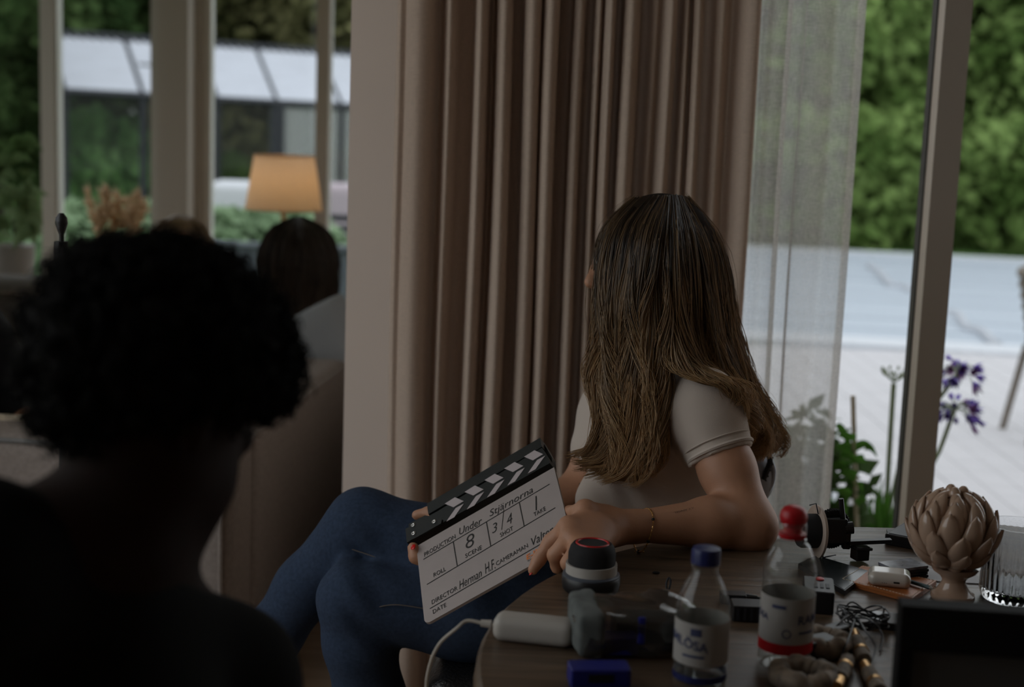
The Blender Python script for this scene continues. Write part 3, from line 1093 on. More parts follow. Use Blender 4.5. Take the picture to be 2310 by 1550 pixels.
# wicker chair at the right edge
wk = thing('wicker_chair', (P(2424, 760, 7.0)[0], 7.0, G), 'brown woven garden chair cut by the right edge of the picture', 'chair')
M['wicker'] = pm('wicker', (0.17, 0.145, 0.12), 0.8, var=.4, vscale=120, bump=.6, bscale=160)
ctr = P(2424, 700, 7.0)
m = MB()
for k in range(9):
    z = ctr[2] + .22 - .055 * k
    rad = .265 - .012 * k
    pts = [(ctr[0] + rad * math.cos(t), 7.0 + rad * math.sin(t) * .8, z + .05 * math.cos(t)) for t in np.linspace(.2, 6.1, 26)]
    MB().tube(pts, .028, 6).build('weave_band', M['wicker'], wk)
for sx in (-1, 1):
    for sy in (-1, 1):
        MB().tube([(ctr[0] + .17 * sx, 7 + .14 * sy, ctr[2] - .2), (ctr[0] + .24 * sx, 7 + .2 * sy, G)], .018, 6).build('leg', M['wicker'], wk)

# ================================================================== LIVING AREA
# ---- near sofa, seen from behind; its right arm runs away from us
c0 = P(519, 1010, 3.0); c1 = P(770, 828, 4.12)
top = c0[2]
ad = nrm([c1[0] - c0[0], c1[1] - c0[1], 0]); bd = np.array([-ad[1], ad[0], 0])   # along the arm / to its left
Ms = np.stack([-bd, ad, np.array([0, 0, 1.0])], 1)
sofa = thing('sofa', (c0[0] - .8, 3.4, 0), 'taupe fabric sofa seen from behind the man, its arm running away', 'sofa')


def sbox(u0, u1, v0, v1, z0, z1, r=.035):              # u: to the left of the corner, v: away
    c = np.array([c0[0], c0[1], 0]) + bd * (u0 + u1) / 2 + ad * (v0 + v1) / 2 + np.array([0, 0, (z0 + z1) / 2])
    s = np.array([u1 - u0, v1 - v0, z1 - z0])
    f = Field(c - np.linalg.norm(s) / 2 - .05, c + np.linalg.norm(s) / 2 + .05, .014)
    f.rbox(c, s, r, Ms, 0)
    return f


sbox(0, 1.9, 0, .2, .06, top).build('backrest', M['sofa'], sofa)
sbox(0, .2, .2, 1.25, .06, top).build('arm', M['sofa'], sofa)
sbox(0, .95, 1.27, 1.95, .06, .40).build('chaise_seat', M['sofa'], sofa)
sbox(.2, 1.9, .2, 1.0, .06, .30).build('seat_base', M['sofa'], sofa)
sbox(.2, 1.04, .22, 1.02, .30, .43, .05).build('seat_cushion', M['sofa'], sofa)
sbox(1.05, 1.9, .22, 1.02, .30, .43, .05).build('seat_cushion', M['sofa'], sofa)
q = lambda u, v, z: np.array([c0[0], c0[1], 0]) + bd * u + ad * v + np.array([0, 0, z])
MB().tube([q(.02, -.002, .08), q(.02, -.002, top - .03)], .005, 6).build('seam_piping', M['sofa'], sofa)
MB().tube([q(.03, .0, top - .012), q(1.88, .0, top - .012)], .006, 6).build('seam_piping', M['sofa_d'], sofa)
MB().tube([q(-.0, .03, top - .012), q(.0, 1.23, top - .012)], .005, 6).build('seam_piping', M['sofa'], sofa)

# ---- grey sofa further back
gs = thing('grey_sofa', (-2.0, 4.9, 0), 'dark grey sofa back standing under the far windows at left', 'sofa')
zt = P(120, 632, 4.7)[2]
f = Field((-3.1, 4.5, 0), (-.9, 5.2, zt + .1), .02)
f.rbox((-2.0, 4.8, zt / 2 + .02), (1.9, .22, zt - .04), .07, rotz(-.03))
f.build('backrest', M['sofa_d'], gs)
f = Field((-3.1, 3.9, 0), (-.9, 5.0, .6), .02)
f.rbox((-2.0, 4.4, .24), (1.9, .62, .4), .06, rotz(-.03))
f.build('seat', M['sofa_d'], gs)
MB().tube(crom([(-2.9, 4.685, zt - .05), (-2.0, 4.68, zt - .045), (-1.1, 4.63, zt - .05)], 8), .006, 6).build('seam_piping', M['sofa'], gs)


def cushion(name, c, size, Mx, mat, label, thick=.5):
    """a stuffed square cushion with drawn-in corners"""
    n = 18
    V = []
    for side in (1, -1):
        for j in range(n + 1):
            for i in range(n + 1):
                a, b = 2 * i / n - 1, 2 * j / n - 1
                e_ = max(0, (1 - a ** 2) * (1 - b ** 2)) ** .38
                pin = 1 - .10 * (a * a * b * b) - .06 * (1 - abs(a * b)) * (abs(a) ** 6 + abs(b) ** 6) * .5
                V.append(np.asarray(c) + Mx @ np.array([a * size[0] / 2 * pin, side * size[2] / 2 * e_, b * size[1] / 2 * pin]))
    F = []
    k = (n + 1) ** 2
    for j in range(n):
        for i in range(n):
            o = j * (n + 1) + i
            F.append((o, o + 1, o + n + 2, o + n + 1))
            F.append((k + o, k + o + n + 1, k + o + n + 2, k + o + 1))
    o = put(name, V, np.array(F), mat, None, True)
    return tag(o, label, 'cushion')


cushion('cushion', P(722, 818, 4.48), (.38, .36, .2), rotz(math.radians(-28)) @ roty(math.radians(-32)) @ rotx(-.15), M['cush'], 'plump pale grey cushion leaning in the sofa corner beside the wall')
cb_ = cushion('cushion', P(20, 1012, 3.32), (.50, .13, .34), rotx(-.5), M['cream'], 'cream cushion with gold stitching on the sofa at the left edge')
MB().tube(crom([P(50, 985, 3.17), P(75, 976, 3.17), P(95, 962, 3.18), P(112, 945, 3.2)], 10), .003, 5).build('gold_stitching', M['gold_thread'], cb_)

# ---- lamp
lamp = thing('lamp', (*P(640, 480, 5.75)[:2], 0), 'lit table-style lamp with an orange glowing tapered shade', 'lamp')
lc = P(640, 472, 5.75); lt = P(636, 352, 5.75)
M['shade'] = cloth_thin('lamp_shade_cloth', (0.80, 0.66, 0.52), 0.5, 0.0, 500)
rb_, rt_ = 86 * 5.75 / FOC, 67 * 5.75 / FOC
m = MB()
V, F = [], []
for (r0_, z_) in ((rb_, lc[2]), (rt_, lt[2])):
    for k in range(40):
        a = 6.2832 * k / 40
        V.append((lc[0] + r0_ * math.cos(a), lc[1] + r0_ * math.sin(a), z_))
F = [(k, (k + 1) % 40, 40 + (k + 1) % 40, 40 + k) for k in range(40)]
put('lamp_shade', V, F, M['shade'], lamp, True)
M['brass'] = pm('brass', (0.55, 0.36, 0.17), .35, 1.0)
MB().tube([(lc[0], lc[1], .03), (lc[0], lc[1], lt[2] - .05)], .011, 10).build('pole', M['brass'], lamp)
MB().lathe((lc[0], lc[1], 0), [(.13, 0), (.13, .015), (.03, .03), (.012, .05)], 28).build('base', M['brass'], lamp, smooth=True)
zb = (lc[2] + lt[2]) / 2
m = MB().ell((lc[0], lc[1], zb), (.03, .03, .04))
m.build('bulb', pm('warm_bulb', (1, .8, .5), emit=((1.0, .62, .26), 4.0)), lamp, smooth=True)
m = MB()
for (r0_, z_) in ((rb_, lc[2]), (rt_, lt[2])):
    m.tube([(lc[0] + r0_ * math.cos(a), lc[1] + r0_ * math.sin(a), z_) for a in np.linspace(0, 6.2832, 33)[:-1]], .004, 6, closed=True)
m.build('shade_rim', M['shade'], lamp)
ld = bpy.data.lights.new('lamp_light', 'POINT')
ld.energy = .25
ld.color = (1.0, .60, .27)
ld.shadow_soft_size = .045
lo = bpy.data.objects.new('lamp_light', ld)
COL.objects.link(lo)
lo.location = (0, 0, zb)
lo.parent = lamp

# ---- potted plant on a stand, left edge
M['pot'] = pm('white_pot', (0.55, 0.54, 0.53), .5)
M['leaf_p'] = leaf_mat('house_plant_leaf', (0.10, 0.17, 0.06), (0.36, 0.46, 0.27), .5)
pc = P(22, 552, 5.4)
pot = thing('potted_plant', (pc[0], pc[1], 0), 'leafy house plant in a tall white pot at the left edge', 'plant')
MB().lathe((pc[0], pc[1], 0), [(.075, 0), (.08, .02), (.092, pc[2] - .02), (.094, pc[2]), (.084, pc[2]), (.082, pc[2] - .03)], 30).build('pot', M['pot'], pot, smooth=True)
MB().tube(crom([P(40, 560, 5.4), P(30, 500, 5.4), P(12, 430, 5.4), P(2, 330, 5.4)], 12), .008, 6).build('stem', M['bark'], pot)
for i in range(46):
    py_ = 315 + 230 * (i / 46)
    px_ = random.uniform(-45, 70) + (30 if py_ > 400 else 0) * random.random()
    s = random.uniform(.055, .085)
    c = P(px_, py_, 5.3 + random.uniform(-.1, .1))
    a = random.random() * 6.28
    d_ = np.array([math.cos(a), math.sin(a) * .7, random.uniform(-.7, .35)])
    blade(MB(), c - d_ * s * .5, c + d_ * s * .8, s * .42, .02).build('leaf', M['leaf_p'], pot)
c = P(65, 505, 5.35)
blade(MB(), c + (0, 0, .05), c + (.02, 0, -.07), .05, .01).build('leaf', M['leaf_p'], pot)
c = P(82, 432, 5.35)
blade(MB(), c - (.05, 0, 0), c + (.045, 0, -.004), .022, .01).build('leaf', M['leaf_p'], pot)

# ---- dried grasses in a vase
M['dry'] = leaf_mat('dried_grass', (0.70, 0.53, 0.35), (0.88, 0.72, 0.52), .6)
vb = P(255, 640, 5.5)
vz = thing('dried_grass_vase', (vb[0], vb[1], 0), 'vase with a bunch of dried beige grasses by the far window', 'vase')
MB().lathe((vb[0], vb[1], 0), [(.06, 0), (.10, .1), (.11, .28), (.06, .42), (.05, vb[2] - .1), (.055, vb[2])], 28).build('vase', M['pot'], vz, smooth=True)
heads = [(196, 432), (207, 462), (232, 438), (241, 430), (252, 470), (262, 446), (272, 452), (285, 455), (297, 448), (310, 440), (318, 458), (325, 468), (222, 475), (300, 480)]
for i, (hx, hy) in enumerate(heads):
    d_ = 5.5 + random.uniform(-.08, .08)
    tip = P(hx, hy, d_); root_ = np.array([vb[0], vb[1], vb[2] - .05])
    mid = P(hx * .75 + 255 * .25, hy + 62, d_)
    st = MB().tube(crom([root_, mid * .6 + root_ * .4, mid], 6), .0025, 5).build('stalk', M['dry'], vz)
    m = MB()
    c = crom([mid, (mid + tip) / 2 + [.004, 0, 0], tip], 9)
    m.tube(c, .002, 4)
    for k in range(110):
        q_ = c[random.randrange(9)] + RNG.normal(size=3) * .004
        e_ = q_ + nrm(tip - mid) * .022 + RNG.normal(size=3) * .012
        sd = RNG.normal(size=3) * .004
        m.add([q_ - sd, q_ + sd, e_], [(0, 1, 2)])
    m.build('plume', M['dry'], st)

# ---- slim black light stand behind the man
ls = thing('light_stand', (*P(138, 620, 2.5)[:2], 0), 'slim black stand with a round knob rising behind the man', 'stand')
sx_, sy_ = P(139, 600, 2.5)[:2]
MB().tube([(sx_, sy_, .02), P(138, 562, 2.5)], .0075, 10).build('pole', M['black'], ls)
MB().tube([P(138, 610, 2.5), P(138, 545, 2.5)], .012, 10).build('collar', M['black'], ls)
MB().lathe(P(139, 545, 2.5), [(.004, 0), (.004, .012), (.007, .02), (.011, .032), (.010, .042), (.004, .05)], 14).build('knob', M['black'], ls, smooth=True)
for k in range(3):
    a = 2.1 * k + .4
    MB().tube([(sx_, sy_, .28), (sx_ + .3 * math.cos(a), sy_ + .3 * math.sin(a), .01)], .008, 8).build('leg', M['black'], ls)


# ---- strands of hair
def strands(name, sheets, n, rad, mat, parent, pts=16, jit=.004, wave=.004, seed=1, tone=(0, 1), under=True, freq=2.2, fray=0.0, clumping=1.0):
    """each sheet: neighbouring guide lines; strands are drawn between the guides"""
    r = np.random.default_rng(seed)
    Vs, Fs, Ts = [], [], []
    off = 0
    areas = [len(s) - 1 for s in sheets]
    for sh, ar in zip(sheets, areas):
        G_ = np.array([crom(g, pts) for g in sh])          # guides x pts x 3
        k = int(n * ar / sum(areas))
        u = np.sort(r.random(k)) * (len(sh) - 1)
        i0 = np.clip(u.astype(int), 0, len(sh) - 2)
        f = (u - i0)[:, None, None]
        C = G_[i0] * (1 - f) + G_[i0 + 1] * f
        t = np.linspace(0, 1, pts)[None, :, None]
        ln = 1 - fray * r.random((k, 1, 1)) ** 2           # strands of unequal length
        tt = t * ln
        idx = tt[..., 0] * (pts - 1)
        ii = np.clip(idx.astype(int), 0, pts - 2)
        ff = (idx - ii)[..., None]
        C = np.take_along_axis(C, ii[..., None].repeat(3, 2), 1) * (1 - ff) + np.take_along_axis(C, (ii + 1)[..., None].repeat(3, 2), 1) * ff
        C = C + r.normal(size=(k, 1, 3)) * jit * (.35 + t)
        cl_n = 7.0
        uc = np.clip((np.floor(u * cl_n) + .5) / cl_n, 0, len(sh) - 1.001)
        j0 = uc.astype(int); fc = (uc - j0)[:, None, None]
        CC = G_[j0] * (1 - fc) + G_[j0 + 1] * fc
        CC = np.take_along_axis(CC, ii[..., None].repeat(3, 2), 1) * (1 - ff) + np.take_along_axis(CC, (ii + 1)[..., None].repeat(3, 2), 1) * ff
        wgt = .62 * clumping * t ** .8
        C = C * (1 - wgt) + CC * wgt + RNG.normal(size=(k, 1, 3)) * jit * .3 * t
        clump = np.floor(u * cl_n)[:, None]
        C[..., 1] += clumping * .009 * np.sin(clump * 2.9) * t[..., 0]
        ph = clump * 1.7 + r.normal(size=(k, 1)) * .5
        am = wave * (t[..., 0] ** 1.3) * (1 + .6 * np.sin(clump * 7.1))
        C[..., 0] += am * np.sin(ph + freq * 6.28 * t[..., 0])
        C[..., 1] += am * np.cos(ph * 1.3 + freq * 5.1 * t[..., 0]) * .8
        T = np.gradient(C, axis=1)
        T /= np.linalg.norm(T, axis=2, keepdims=True) + 1e-9
        A = np.cross(T, np.array([.2, .9, .1])); A /= np.linalg.norm(A, axis=2, keepdims=True) + 1e-9
        B = np.cross(T, A)
        rr_ = rad * (1 - .65 * t ** 3) * (0.7 + .6 * r.random((k, 1, 1)))
        ring = np.stack([C + rr_ * (math.cos(a) * A + math.sin(a) * B) for a in (0, 2.094, 4.189)], 2)   # k,pts,3,3
        Vs.append(ring.reshape(-1, 3))
        base = (np.arange(k)[:, None, None] * pts + np.arange(pts - 1)[None, :, None]) * 3
        s = np.arange(3)[None, None, :]
        q_ = np.stack([base + s, base + (s + 1) % 3, base + 3 + (s + 1) % 3, base + 3 + s], 3).reshape(-1, 4)
        Fs.append(q_ + off)
        tn = (tone[0] + (tone[1] - tone[0]) * t[..., 0] ** 1.2) + r.normal(size=(k, 1)) * .14 + .13 * np.sin(clump * 4.3)
        Ts.append(np.repeat(np.clip(tn, 0, 1).reshape(-1), 3))
        off += k * pts * 3
        if under:                                          # the dense mass under the loose strands
            back = G_ + nrm(np.array([.12, 1, 0])) * .012
            k2 = len(sh)
            Vs.append(back.reshape(-1, 3))
            b_ = (np.arange(k2 - 1)[:, None] * pts + np.arange(pts - 1)[None, :]).ravel()
            Fs.append(np.stack([b_, b_ + 1, b_ + pts + 1, b_ + pts], 1) + off)
            Ts.append(np.tile(np.linspace(tone[0] * .5, tone[1] * .5, pts), k2))
            off += k2 * pts
    o = put(name, np.concatenate(Vs), np.concatenate(Fs), mat, parent, True)
    at = o.data.attributes.new('tone', 'FLOAT', 'POINT')
    at.data.foreach_set('value', np.concatenate(Ts).astype(np.float32))
    return o


# ---- people on the sofas
M['hair_b'] = hair_mat('dark_brown_hair', (0.012, 0.008, 0.006), (0.085, 0.055, 0.034))
M['hair_l'] = hair_mat('blond_hair', (0.26, 0.18, 0.11), (0.55, 0.42, 0.29))
M['magenta'] = pm('magenta_top', (0.16, 0.006, 0.045), .8)
M['navy'] = pm('black_navy_shirt', (0.006, 0.008, 0.013), .9)
M['sweater'] = pm('grey_sweater', (0.20, 0.20, 0.20), .9)


def seated(name, head, d, facing, label, top_mat, hair_m, long_hair, shirt='shirt', hsize=.105):
    """a person seated, seen small and soft: head px, depth, facing angle (0 = +x)"""
    hc = P(*head, d)
    fx, fy = math.cos(facing), math.sin(facing)
    F3 = np.array([fx, fy, 0]); S3 = np.array([-fy, fx, 0])
    f = Field(hc - [.42, .42, hc[2] - .2], hc + [.42, .42, .2], .009)
    R_ = rotz(facing)
    f.ell(hc, (.095, .075, .112), R_).ell(hc + F3 * .045 + [0, 0, -.07], (.05, .05, .05), R_, .03)
    f.cap(hc + F3 * .093 + [0, 0, .0], hc + F3 * .11 + [0, 0, -.03], .009, .013, .01)
    nb = hc + [0, 0, -.22] - F3 * .02
    f.cap(hc + [0, 0, -.08], nb, .048, .055, .02)
    for s in (-1, 1):
        sh = nb + S3 * .155 * s + [0, 0, -.06]
        f.ell(hc + S3 * .076 * s + [0, 0, -.012], (.018, .01, .03), R_, .006)
        el = sh + [0, 0, -.24] + F3 * .05 + S3 * .03 * s
        wr = el + F3 * .2 + [0, 0, .03] - S3 * .06 * s
        f.cap(nb + [0, 0, -.03], sh, .06, .055, .03).cap(sh, el, .045, .038).cap(el, wr, .037, .026)
        f.ell(wr + F3 * .05, (.05, .035, .02), R_)
        for j in range(4):
            a_ = wr + F3 * .07 + S3 * (.012 * (j - 1.5))
            f.cap(a_, a_ + F3 * .05 + [0, 0, -.02], .009, .007, .004)
        f.cap(wr + F3 * .03 - S3 * s * .03, wr + F3 * .07 - S3 * s * .045, .01, .008, .005)
    hip = np.array([hc[0], hc[1], .52]) - F3 * .04
    f.cap(nb + [0, 0, -.08], hip, .11, .13, .03)
    f.plane(np.array([0, 0, .36]), (0, 0, -1))
    o = f.build(name, M['skin'], None, loc=(hc[0], hc[1], .36))
    tag(o, label, 'person')
    g = Field(hc - [.42, .42, hc[2] - .2], hc + [.42, .42, .0], .011)
    g.cap(nb + [0, 0, -.08], hip, .135, .15, .03)
    for s in (-1, 1):
        sh = nb + S3 * .155 * s + [0, 0, -.06]
        el = sh + [0, 0, -.24] + F3 * .05 + S3 * .03 * s
        g.cap(nb + [0, 0, -.05], sh, .06, .066, .03).cap(sh, sh * .45 + el * .55, .06, .056)
    g.plane(np.array([0, 0, .37]), (0, 0, -1))
    g.build(shirt, top_mat, o)
    # hair: sheets from the crown around the back
    sh_ = []
    for a in np.linspace(.75, 6.28 - .75, 13):
        dv = math.cos(a) * F3 + math.sin(a) * S3
        ln = long_hair * (.95 if abs(a - 3.14) < 1.6 else .85)
        sh_.append([hc + [0, 0, hsize + .012] + dv * .012, hc + dv * hsize * .72 + [0, 0, hsize * .78], hc + dv * (hsize + .004) + [0, 0, .02],
                    hc + dv * (hsize + .002) + [0, 0, -ln * .35], hc + dv * (hsize + .006) + [0, 0, -ln * .7], hc + dv * (hsize - .01) + [0, 0, -ln]])
    strands('hair', [sh_], 1500, .0022, hair_m, o, 12, .006, .008, 3, under=False, fray=.3)
    cap_ = Field(hc - .2, hc + .2, .009)
    cap_.ell(hc + [0, 0, .012] - F3 * .012, (.103, .093, .112), R_)
    cap_.plane(hc + F3 * .055, nrm(F3 + np.array([0, 0, -.5])))
    cp = cap_.build('hair_cap', hair_m, o)
    for s in (-1, 1):
        MB().ell(hc + F3 * .083 + S3 * .032 * s + [0, 0, .004], (.011, .011, .009)).build('eye', M['white_p'], o, smooth=True)
    return o


seated('person', (672, 585), 4.95, 2.3, 'person with long dark brown hair and magenta top on the sofa', M['magenta'], M['hair_b'], .32, 'top', .132)
seated('person', (408, 562), 5.1, -1.2, 'person with light blond hair half hidden behind the curly hair', M['sweater'], M['hair_l'], .16, 'sweater')
# person at the left edge: black shirt, blue jeans
d_ = 3.75
f = Field(P(-150, 900, d_) - [.7, .5, .75], P(-150, 900, d_) + [.7, .5, .8], .011)
nk, hp = P(-120, 690, d_), P(-60, 985, d_)
hd_ = P(-150, 560, d_)
f.ell(hd_, (.09, .078, .11)).ell(hd_ + [.04, .03, -.07], (.05, .05, .05), k=.03).cap(hd_ + [.08, .05, 0], hd_ + [.1, .065, -.03], .009, .013, .01).cap(hd_ + [0, 0, -.06], nk, .05, .055, .02)
f.cap(nk + [0, 0, -.1], hp, .12, .13, .03)
kn = P(40, 900, d_ + .4)
f.cap(hp, kn, .08, .065).cap(kn, kn + [.05, .05, -.42], .06, .04)
sh_r = P(-40, 770, d_ - .08); elr = P(40, 925, d_ - .05); wrr = P(100, 900, d_ + .25)
f.chain([nk + [0, 0, -.06], sh_r, elr, wrr], [.06, .055, .042, .03], .02)
f.ell(wrr + [.03, .03, 0], (.05, .04, .02))
for j in range(4):
    a_ = wrr + [.05, .04 + .013 * j - .02, 0]
    f.cap(a_, a_ + [.05, .02, -.012], .009, .007, .004)
f.cap(wrr, wrr + [.05, -.03, .01], .01, .008, .005)
po = f.build('person', M['skin'], None, loc=(nk[0], nk[1], .3))
tag(po, 'person in a black shirt and blue jeans cut by the left edge', 'person')
g = Field(P(-150, 900, d_) - [.7, .5, .75], P(-150, 900, d_) + [.7, .5, .6], .012)
g.cap(nk + [0, 0, -.09], hp, .145, .155, .03)
g.chain([nk + [0, 0, -.05], sh_r, sh_r * .25 + elr * .75], [.07, .072, .062], .03)
g.cap(P(-40, 770, d_), P(20, 960, d_), .085, .10, .04)
g.build('shirt', M['navy'], po)
g = Field(P(-150, 900, d_) - [.7, .5, .75], P(-150, 900, d_) + [.8, .9, .6], .013)
g.cap(hp, kn, .098, .08).cap(kn, kn + [.05, .05, -.4], .075, .065)
g.build('jeans', M['denim'], po)
g = Field(hd_ - .2, hd_ + .2, .01)
g.ell(hd_ + [-.012, 0, .015], (.1, .09, .115)).plane(hd_ + [.05, .03, 0], nrm([1, .5, -.5]))
g.build('hair', M['hair_b'], po)
for s in (-1, 1):
    MB().ell(hd_ + [.078 - .015 * s, .03 + .03 * s, 0], (.011, .011, .009)).build('eye', M['white_p'], po, smooth=True)

# ================================================================== THE MAN IN FRONT
DM = 1.2
fwd = nrm([.72, .62, -.30])                              # where his face points
hc = P(345, 810, DM + .02)
sdv = nrm(np.cross((0, 0, 1), fwd)); upv = np.cross(fwd, sdv)
Rm = np.stack([fwd, sdv, upv], 1)
f = Field(P(-420, 1250, DM) - [.1, .35, .62], P(760, 520, DM) + [.1, .4, .05], .0075)
f.ell(hc + upv * -.004, (.098, .078, .098), Rm)
chin = P(392, 1186, DM + .055)
jaw = P(385, 1070, DM + .04)
f.ell(jaw, (.062, .052, .066), Rm, .03).ell(chin, (.026, .026, .021), Rm, .03)
f.cap(P(448, 965, DM + .1), chin + fwd * .0, .028, .016, .03)
f.cap(hc + fwd * .092 - upv * .02, hc + fwd * .106 - upv * .05, .010, .015, .012)     # nose
f.ell(hc + fwd * .082 - upv * .082, (.012, .022, .010), Rm, .01)                        # lips
ear = P(447, 950, DM - .045)
f.ell(ear, (.016, .008, .03), Rm, .006)
f.ell(hc - sdv * -.076 - upv * .03, (.016, .01, .03), Rm, .006)
nk0, nk1 = P(330, 1050, DM + .0), P(225, 1230, DM - .01)
f.cap(nk0, nk1, .052, .060, .03)
shR, shL = P(505, 1535, DM + .10), P(-90, 1290, DM - .10)
f.cap(nk1, shR, .042, .05, .04).cap(nk1, shL, .055, .06, .04)
hipm = P(120, 2100, DM)
f.cap(nk1 + [-.01, 0, -.14], np.array([nk1[0] - .01, nk1[1] - .02, .55]), .085, .12, .04)
for s_, e_ in ((shR, shR + [.05, .10, -.26]), (shL, shL + [-.04, .06, -.26])):
    f.cap(s_, e_, .052, .042, .03)
f.plane(np.array([0, 0, .52]), (0, 0, -1))
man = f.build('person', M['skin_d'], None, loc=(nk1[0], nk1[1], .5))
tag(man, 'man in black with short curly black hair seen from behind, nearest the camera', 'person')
g = Field(P(-420, 1250, DM) - [.12, .37, .62], P(760, 1000, DM) + [.12, .4, .05], .009)
g.cap(nk1 + [0, 0, -.03], shR, .048, .060, .03).cap(nk1 + [-.01, 0, -.03], shL, .064, .074, .04)
g.cap(nk1 + [-.01, 0, -.15], np.array([nk1[0] - .01, nk1[1] - .02, .53]), .115, .15, .04)
for s_, e_ in ((shR, shR + [.05, .10, -.26]), (shL, shL + [-.04, .06, -.26])):
    g.cap(s_, e_, .068, .06, .04)
g.cap(P(90, 1165, DM), P(300, 1300, DM), .02, .02, .03)
g.plane(np.array([0, 0, .535]), (0, 0, -1))
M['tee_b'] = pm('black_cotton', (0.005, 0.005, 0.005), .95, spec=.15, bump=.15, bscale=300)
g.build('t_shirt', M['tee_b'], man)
for s in (-1, 1):
    MB().ell(hc + fwd * .078 + sdv * .032 * s - upv * .02, (.011, .011, .009)).build('eye', M['white_p'], man, smooth=True)
# curly hair: mass with lumps, and loose curls
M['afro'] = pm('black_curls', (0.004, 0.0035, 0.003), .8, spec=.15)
g = Field(hc - .24, hc + .24, .0065)
hcc = P(375, 760, DM)
g.ell(P(357, 765, DM), (.088, .095, .066), None, .03).ell(P(520, 800, DM + .04), (.040, .055, .044), None, .05).ell(P(212, 800, DM - .02), (.042, .055, .058), None, .05)
g.ell(P(340, 655, DM), (.052, .06, .024), None, .05).ell(P(180, 915, DM), (.022, .045, .026), None, .04).ell(P(598, 855, DM + .06), (.020, .025, .024), None, .04)
V, F_ = g.mesh()
sel = RNG.choice(len(V), 420, replace=False)
for i in sel:
    g.ell(V[i], (.0095, .0095, .0095), None, .004)
V, F_ = g.mesh()
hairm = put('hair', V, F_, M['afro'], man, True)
cen = V.mean(0)
n_ = 2600
sel = RNG.choice(len(V), n_)
a = RNG.random(n_) * 6.28
C = []
t = np.linspace(0, 1, 12)
out = V[sel] - cen; out /= np.linalg.norm(out, axis=1)[:, None]
out = out + RNG.normal(size=(n_, 3)) * .5; out /= np.linalg.norm(out, axis=1)[:, None]
A = np.cross(out, RNG.normal(size=(n_, 3))); A /= np.linalg.norm(A, axis=1)[:, None]
B = np.cross(out, A)
ln = (.006 + .013 * RNG.random(n_) ** 2)[:, None, None]
cr = (.003 + .003 * RNG.random(n_))[:, None, None]
ph = t[None, :, None] * 11 + a[:, None, None]
C = V[sel][:, None, :] + out[:, None, :] * ln * t[None, :, None] + cr * (np.cos(ph) * A[:, None, :] + np.sin(ph) * B[:, None, :])
T = np.gradient(C, axis=1); T /= np.linalg.norm(T, axis=2, keepdims=True)
A2 = np.cross(T, out[:, None, :] + .01); A2 /= np.linalg.norm(A2, axis=2, keepdims=True) + 1e-9
B2 = np.cross(T, A2)
ring = np.stack([C + .0009 * (math.cos(q_) * A2 + math.sin(q_) * B2) for q_ in (0, 2.094, 4.189)], 2).reshape(-1, 3)
base = (np.arange(n_)[:, None, None] * 12 + np.arange(11)[None, :, None]) * 3
s = np.arange(3)[None, None, :]
FF = np.stack([base + s, base + (s + 1) % 3, base + 3 + (s + 1) % 3, base + 3 + s], 3).reshape(-1, 4)
put('loose_curls', ring, FF, M['afro'], man, True)['kind'] = 'stuff'

# ================================================================== CLAPPERBOARD (held by the woman)
zz = lambda x, y: (900 + x / 3.445, 980 + y / 3.445)
SB = 1.058
bTL, bTR, bBL = P(*zz(135, 870), 2.13 * SB), P(*zz(1205, 255), 2.10 * SB), P(*zz(200, 1480), 1.975 * SB)
eu, ev = bTR - bTL, bBL - bTL
BU, BV = np.linalg.norm(eu), np.linalg.norm(ev)
hu = eu / BU
hv = nrm(ev - hu * (ev @ hu))
bn = np.cross(hv, hu)
if bn @ (CAM - bTL) < 0: bn = -bn                        # towards the viewer


def onb(px_, py_, w=0.0):                               # the point of the board plane (raised by w) behind a spot of the photo
    v = ray(px_, py_)
    return CAM + v * (((bTL + bn * w - CAM) @ bn) / (v @ bn))


def zb_(x, y, w=0.0):
    return onb(*zz(x, y), w)


cl = thing('clapperboard', bBL, 'white film clapperboard with black and white striped sticks held by the woman', 'clapperboard')
# slab with rounded corners
pts = []
for (u, v, a0) in ((BU, 0, None), (BU, BV, 0), (0, BV, 90), (0, 0, None)):
    if a0 is None:
        pts.append(bTL + hu * u + hv * v)
    else:
        r0_ = .011
        cu, cv = (u - r0_ if u > 0 else u + r0_), v - r0_
        for k in range(7):
            a = math.radians(a0 + 15 * k)
            pts.append(bTL + hu * (cu + r0_ * math.cos(a)) + hv * (cv + r0_ * math.sin(a)))
MB().prism(pts, -bn, .005).build('slate', M['board'], cl)


def bpoly(name, zpts, mat, w0, t, parent=None, mb=None):
    m_ = mb or MB()
    m_.prism([zb_(x, y, w0) for x, y in zpts], bn, t)
    return m_.build(name, mat, parent or cl) if mb is None else m_


M['stick'] = pm('black_stick', (0.010, 0.012, 0.012), .45)
M['stripe'] = pm('white_stripe', (0.46, 0.40, 0.405), .5)
low = bpoly('lower_stick', [(104, 886), (1212, 272), (1204, 238), (1150, 152), (345, 640), (92, 780)], M['stick'], -.012, .016)
upp = bpoly('upper_stick', [(262, 590), (275, 672), (1155, 150), (1140, 80)], M['stick'], -.014, .018)
per = (158, -93.2)
for k in range(5):
    o = np.array(per) * k
    bpoly('white_stripe', [np.array(q_) + o for q_ in ((370, 678), (430, 646), (505, 540), (442, 574))], M['stripe'], .0042, .0006, low)
    o = np.array((154.3, -91.2)) * k
    bpoly('white_stripe', [np.array(q_) + o for q_ in ((425, 568), (504, 520), (437, 490), (357, 540))], M['stripe'], .0042, .0006, upp)
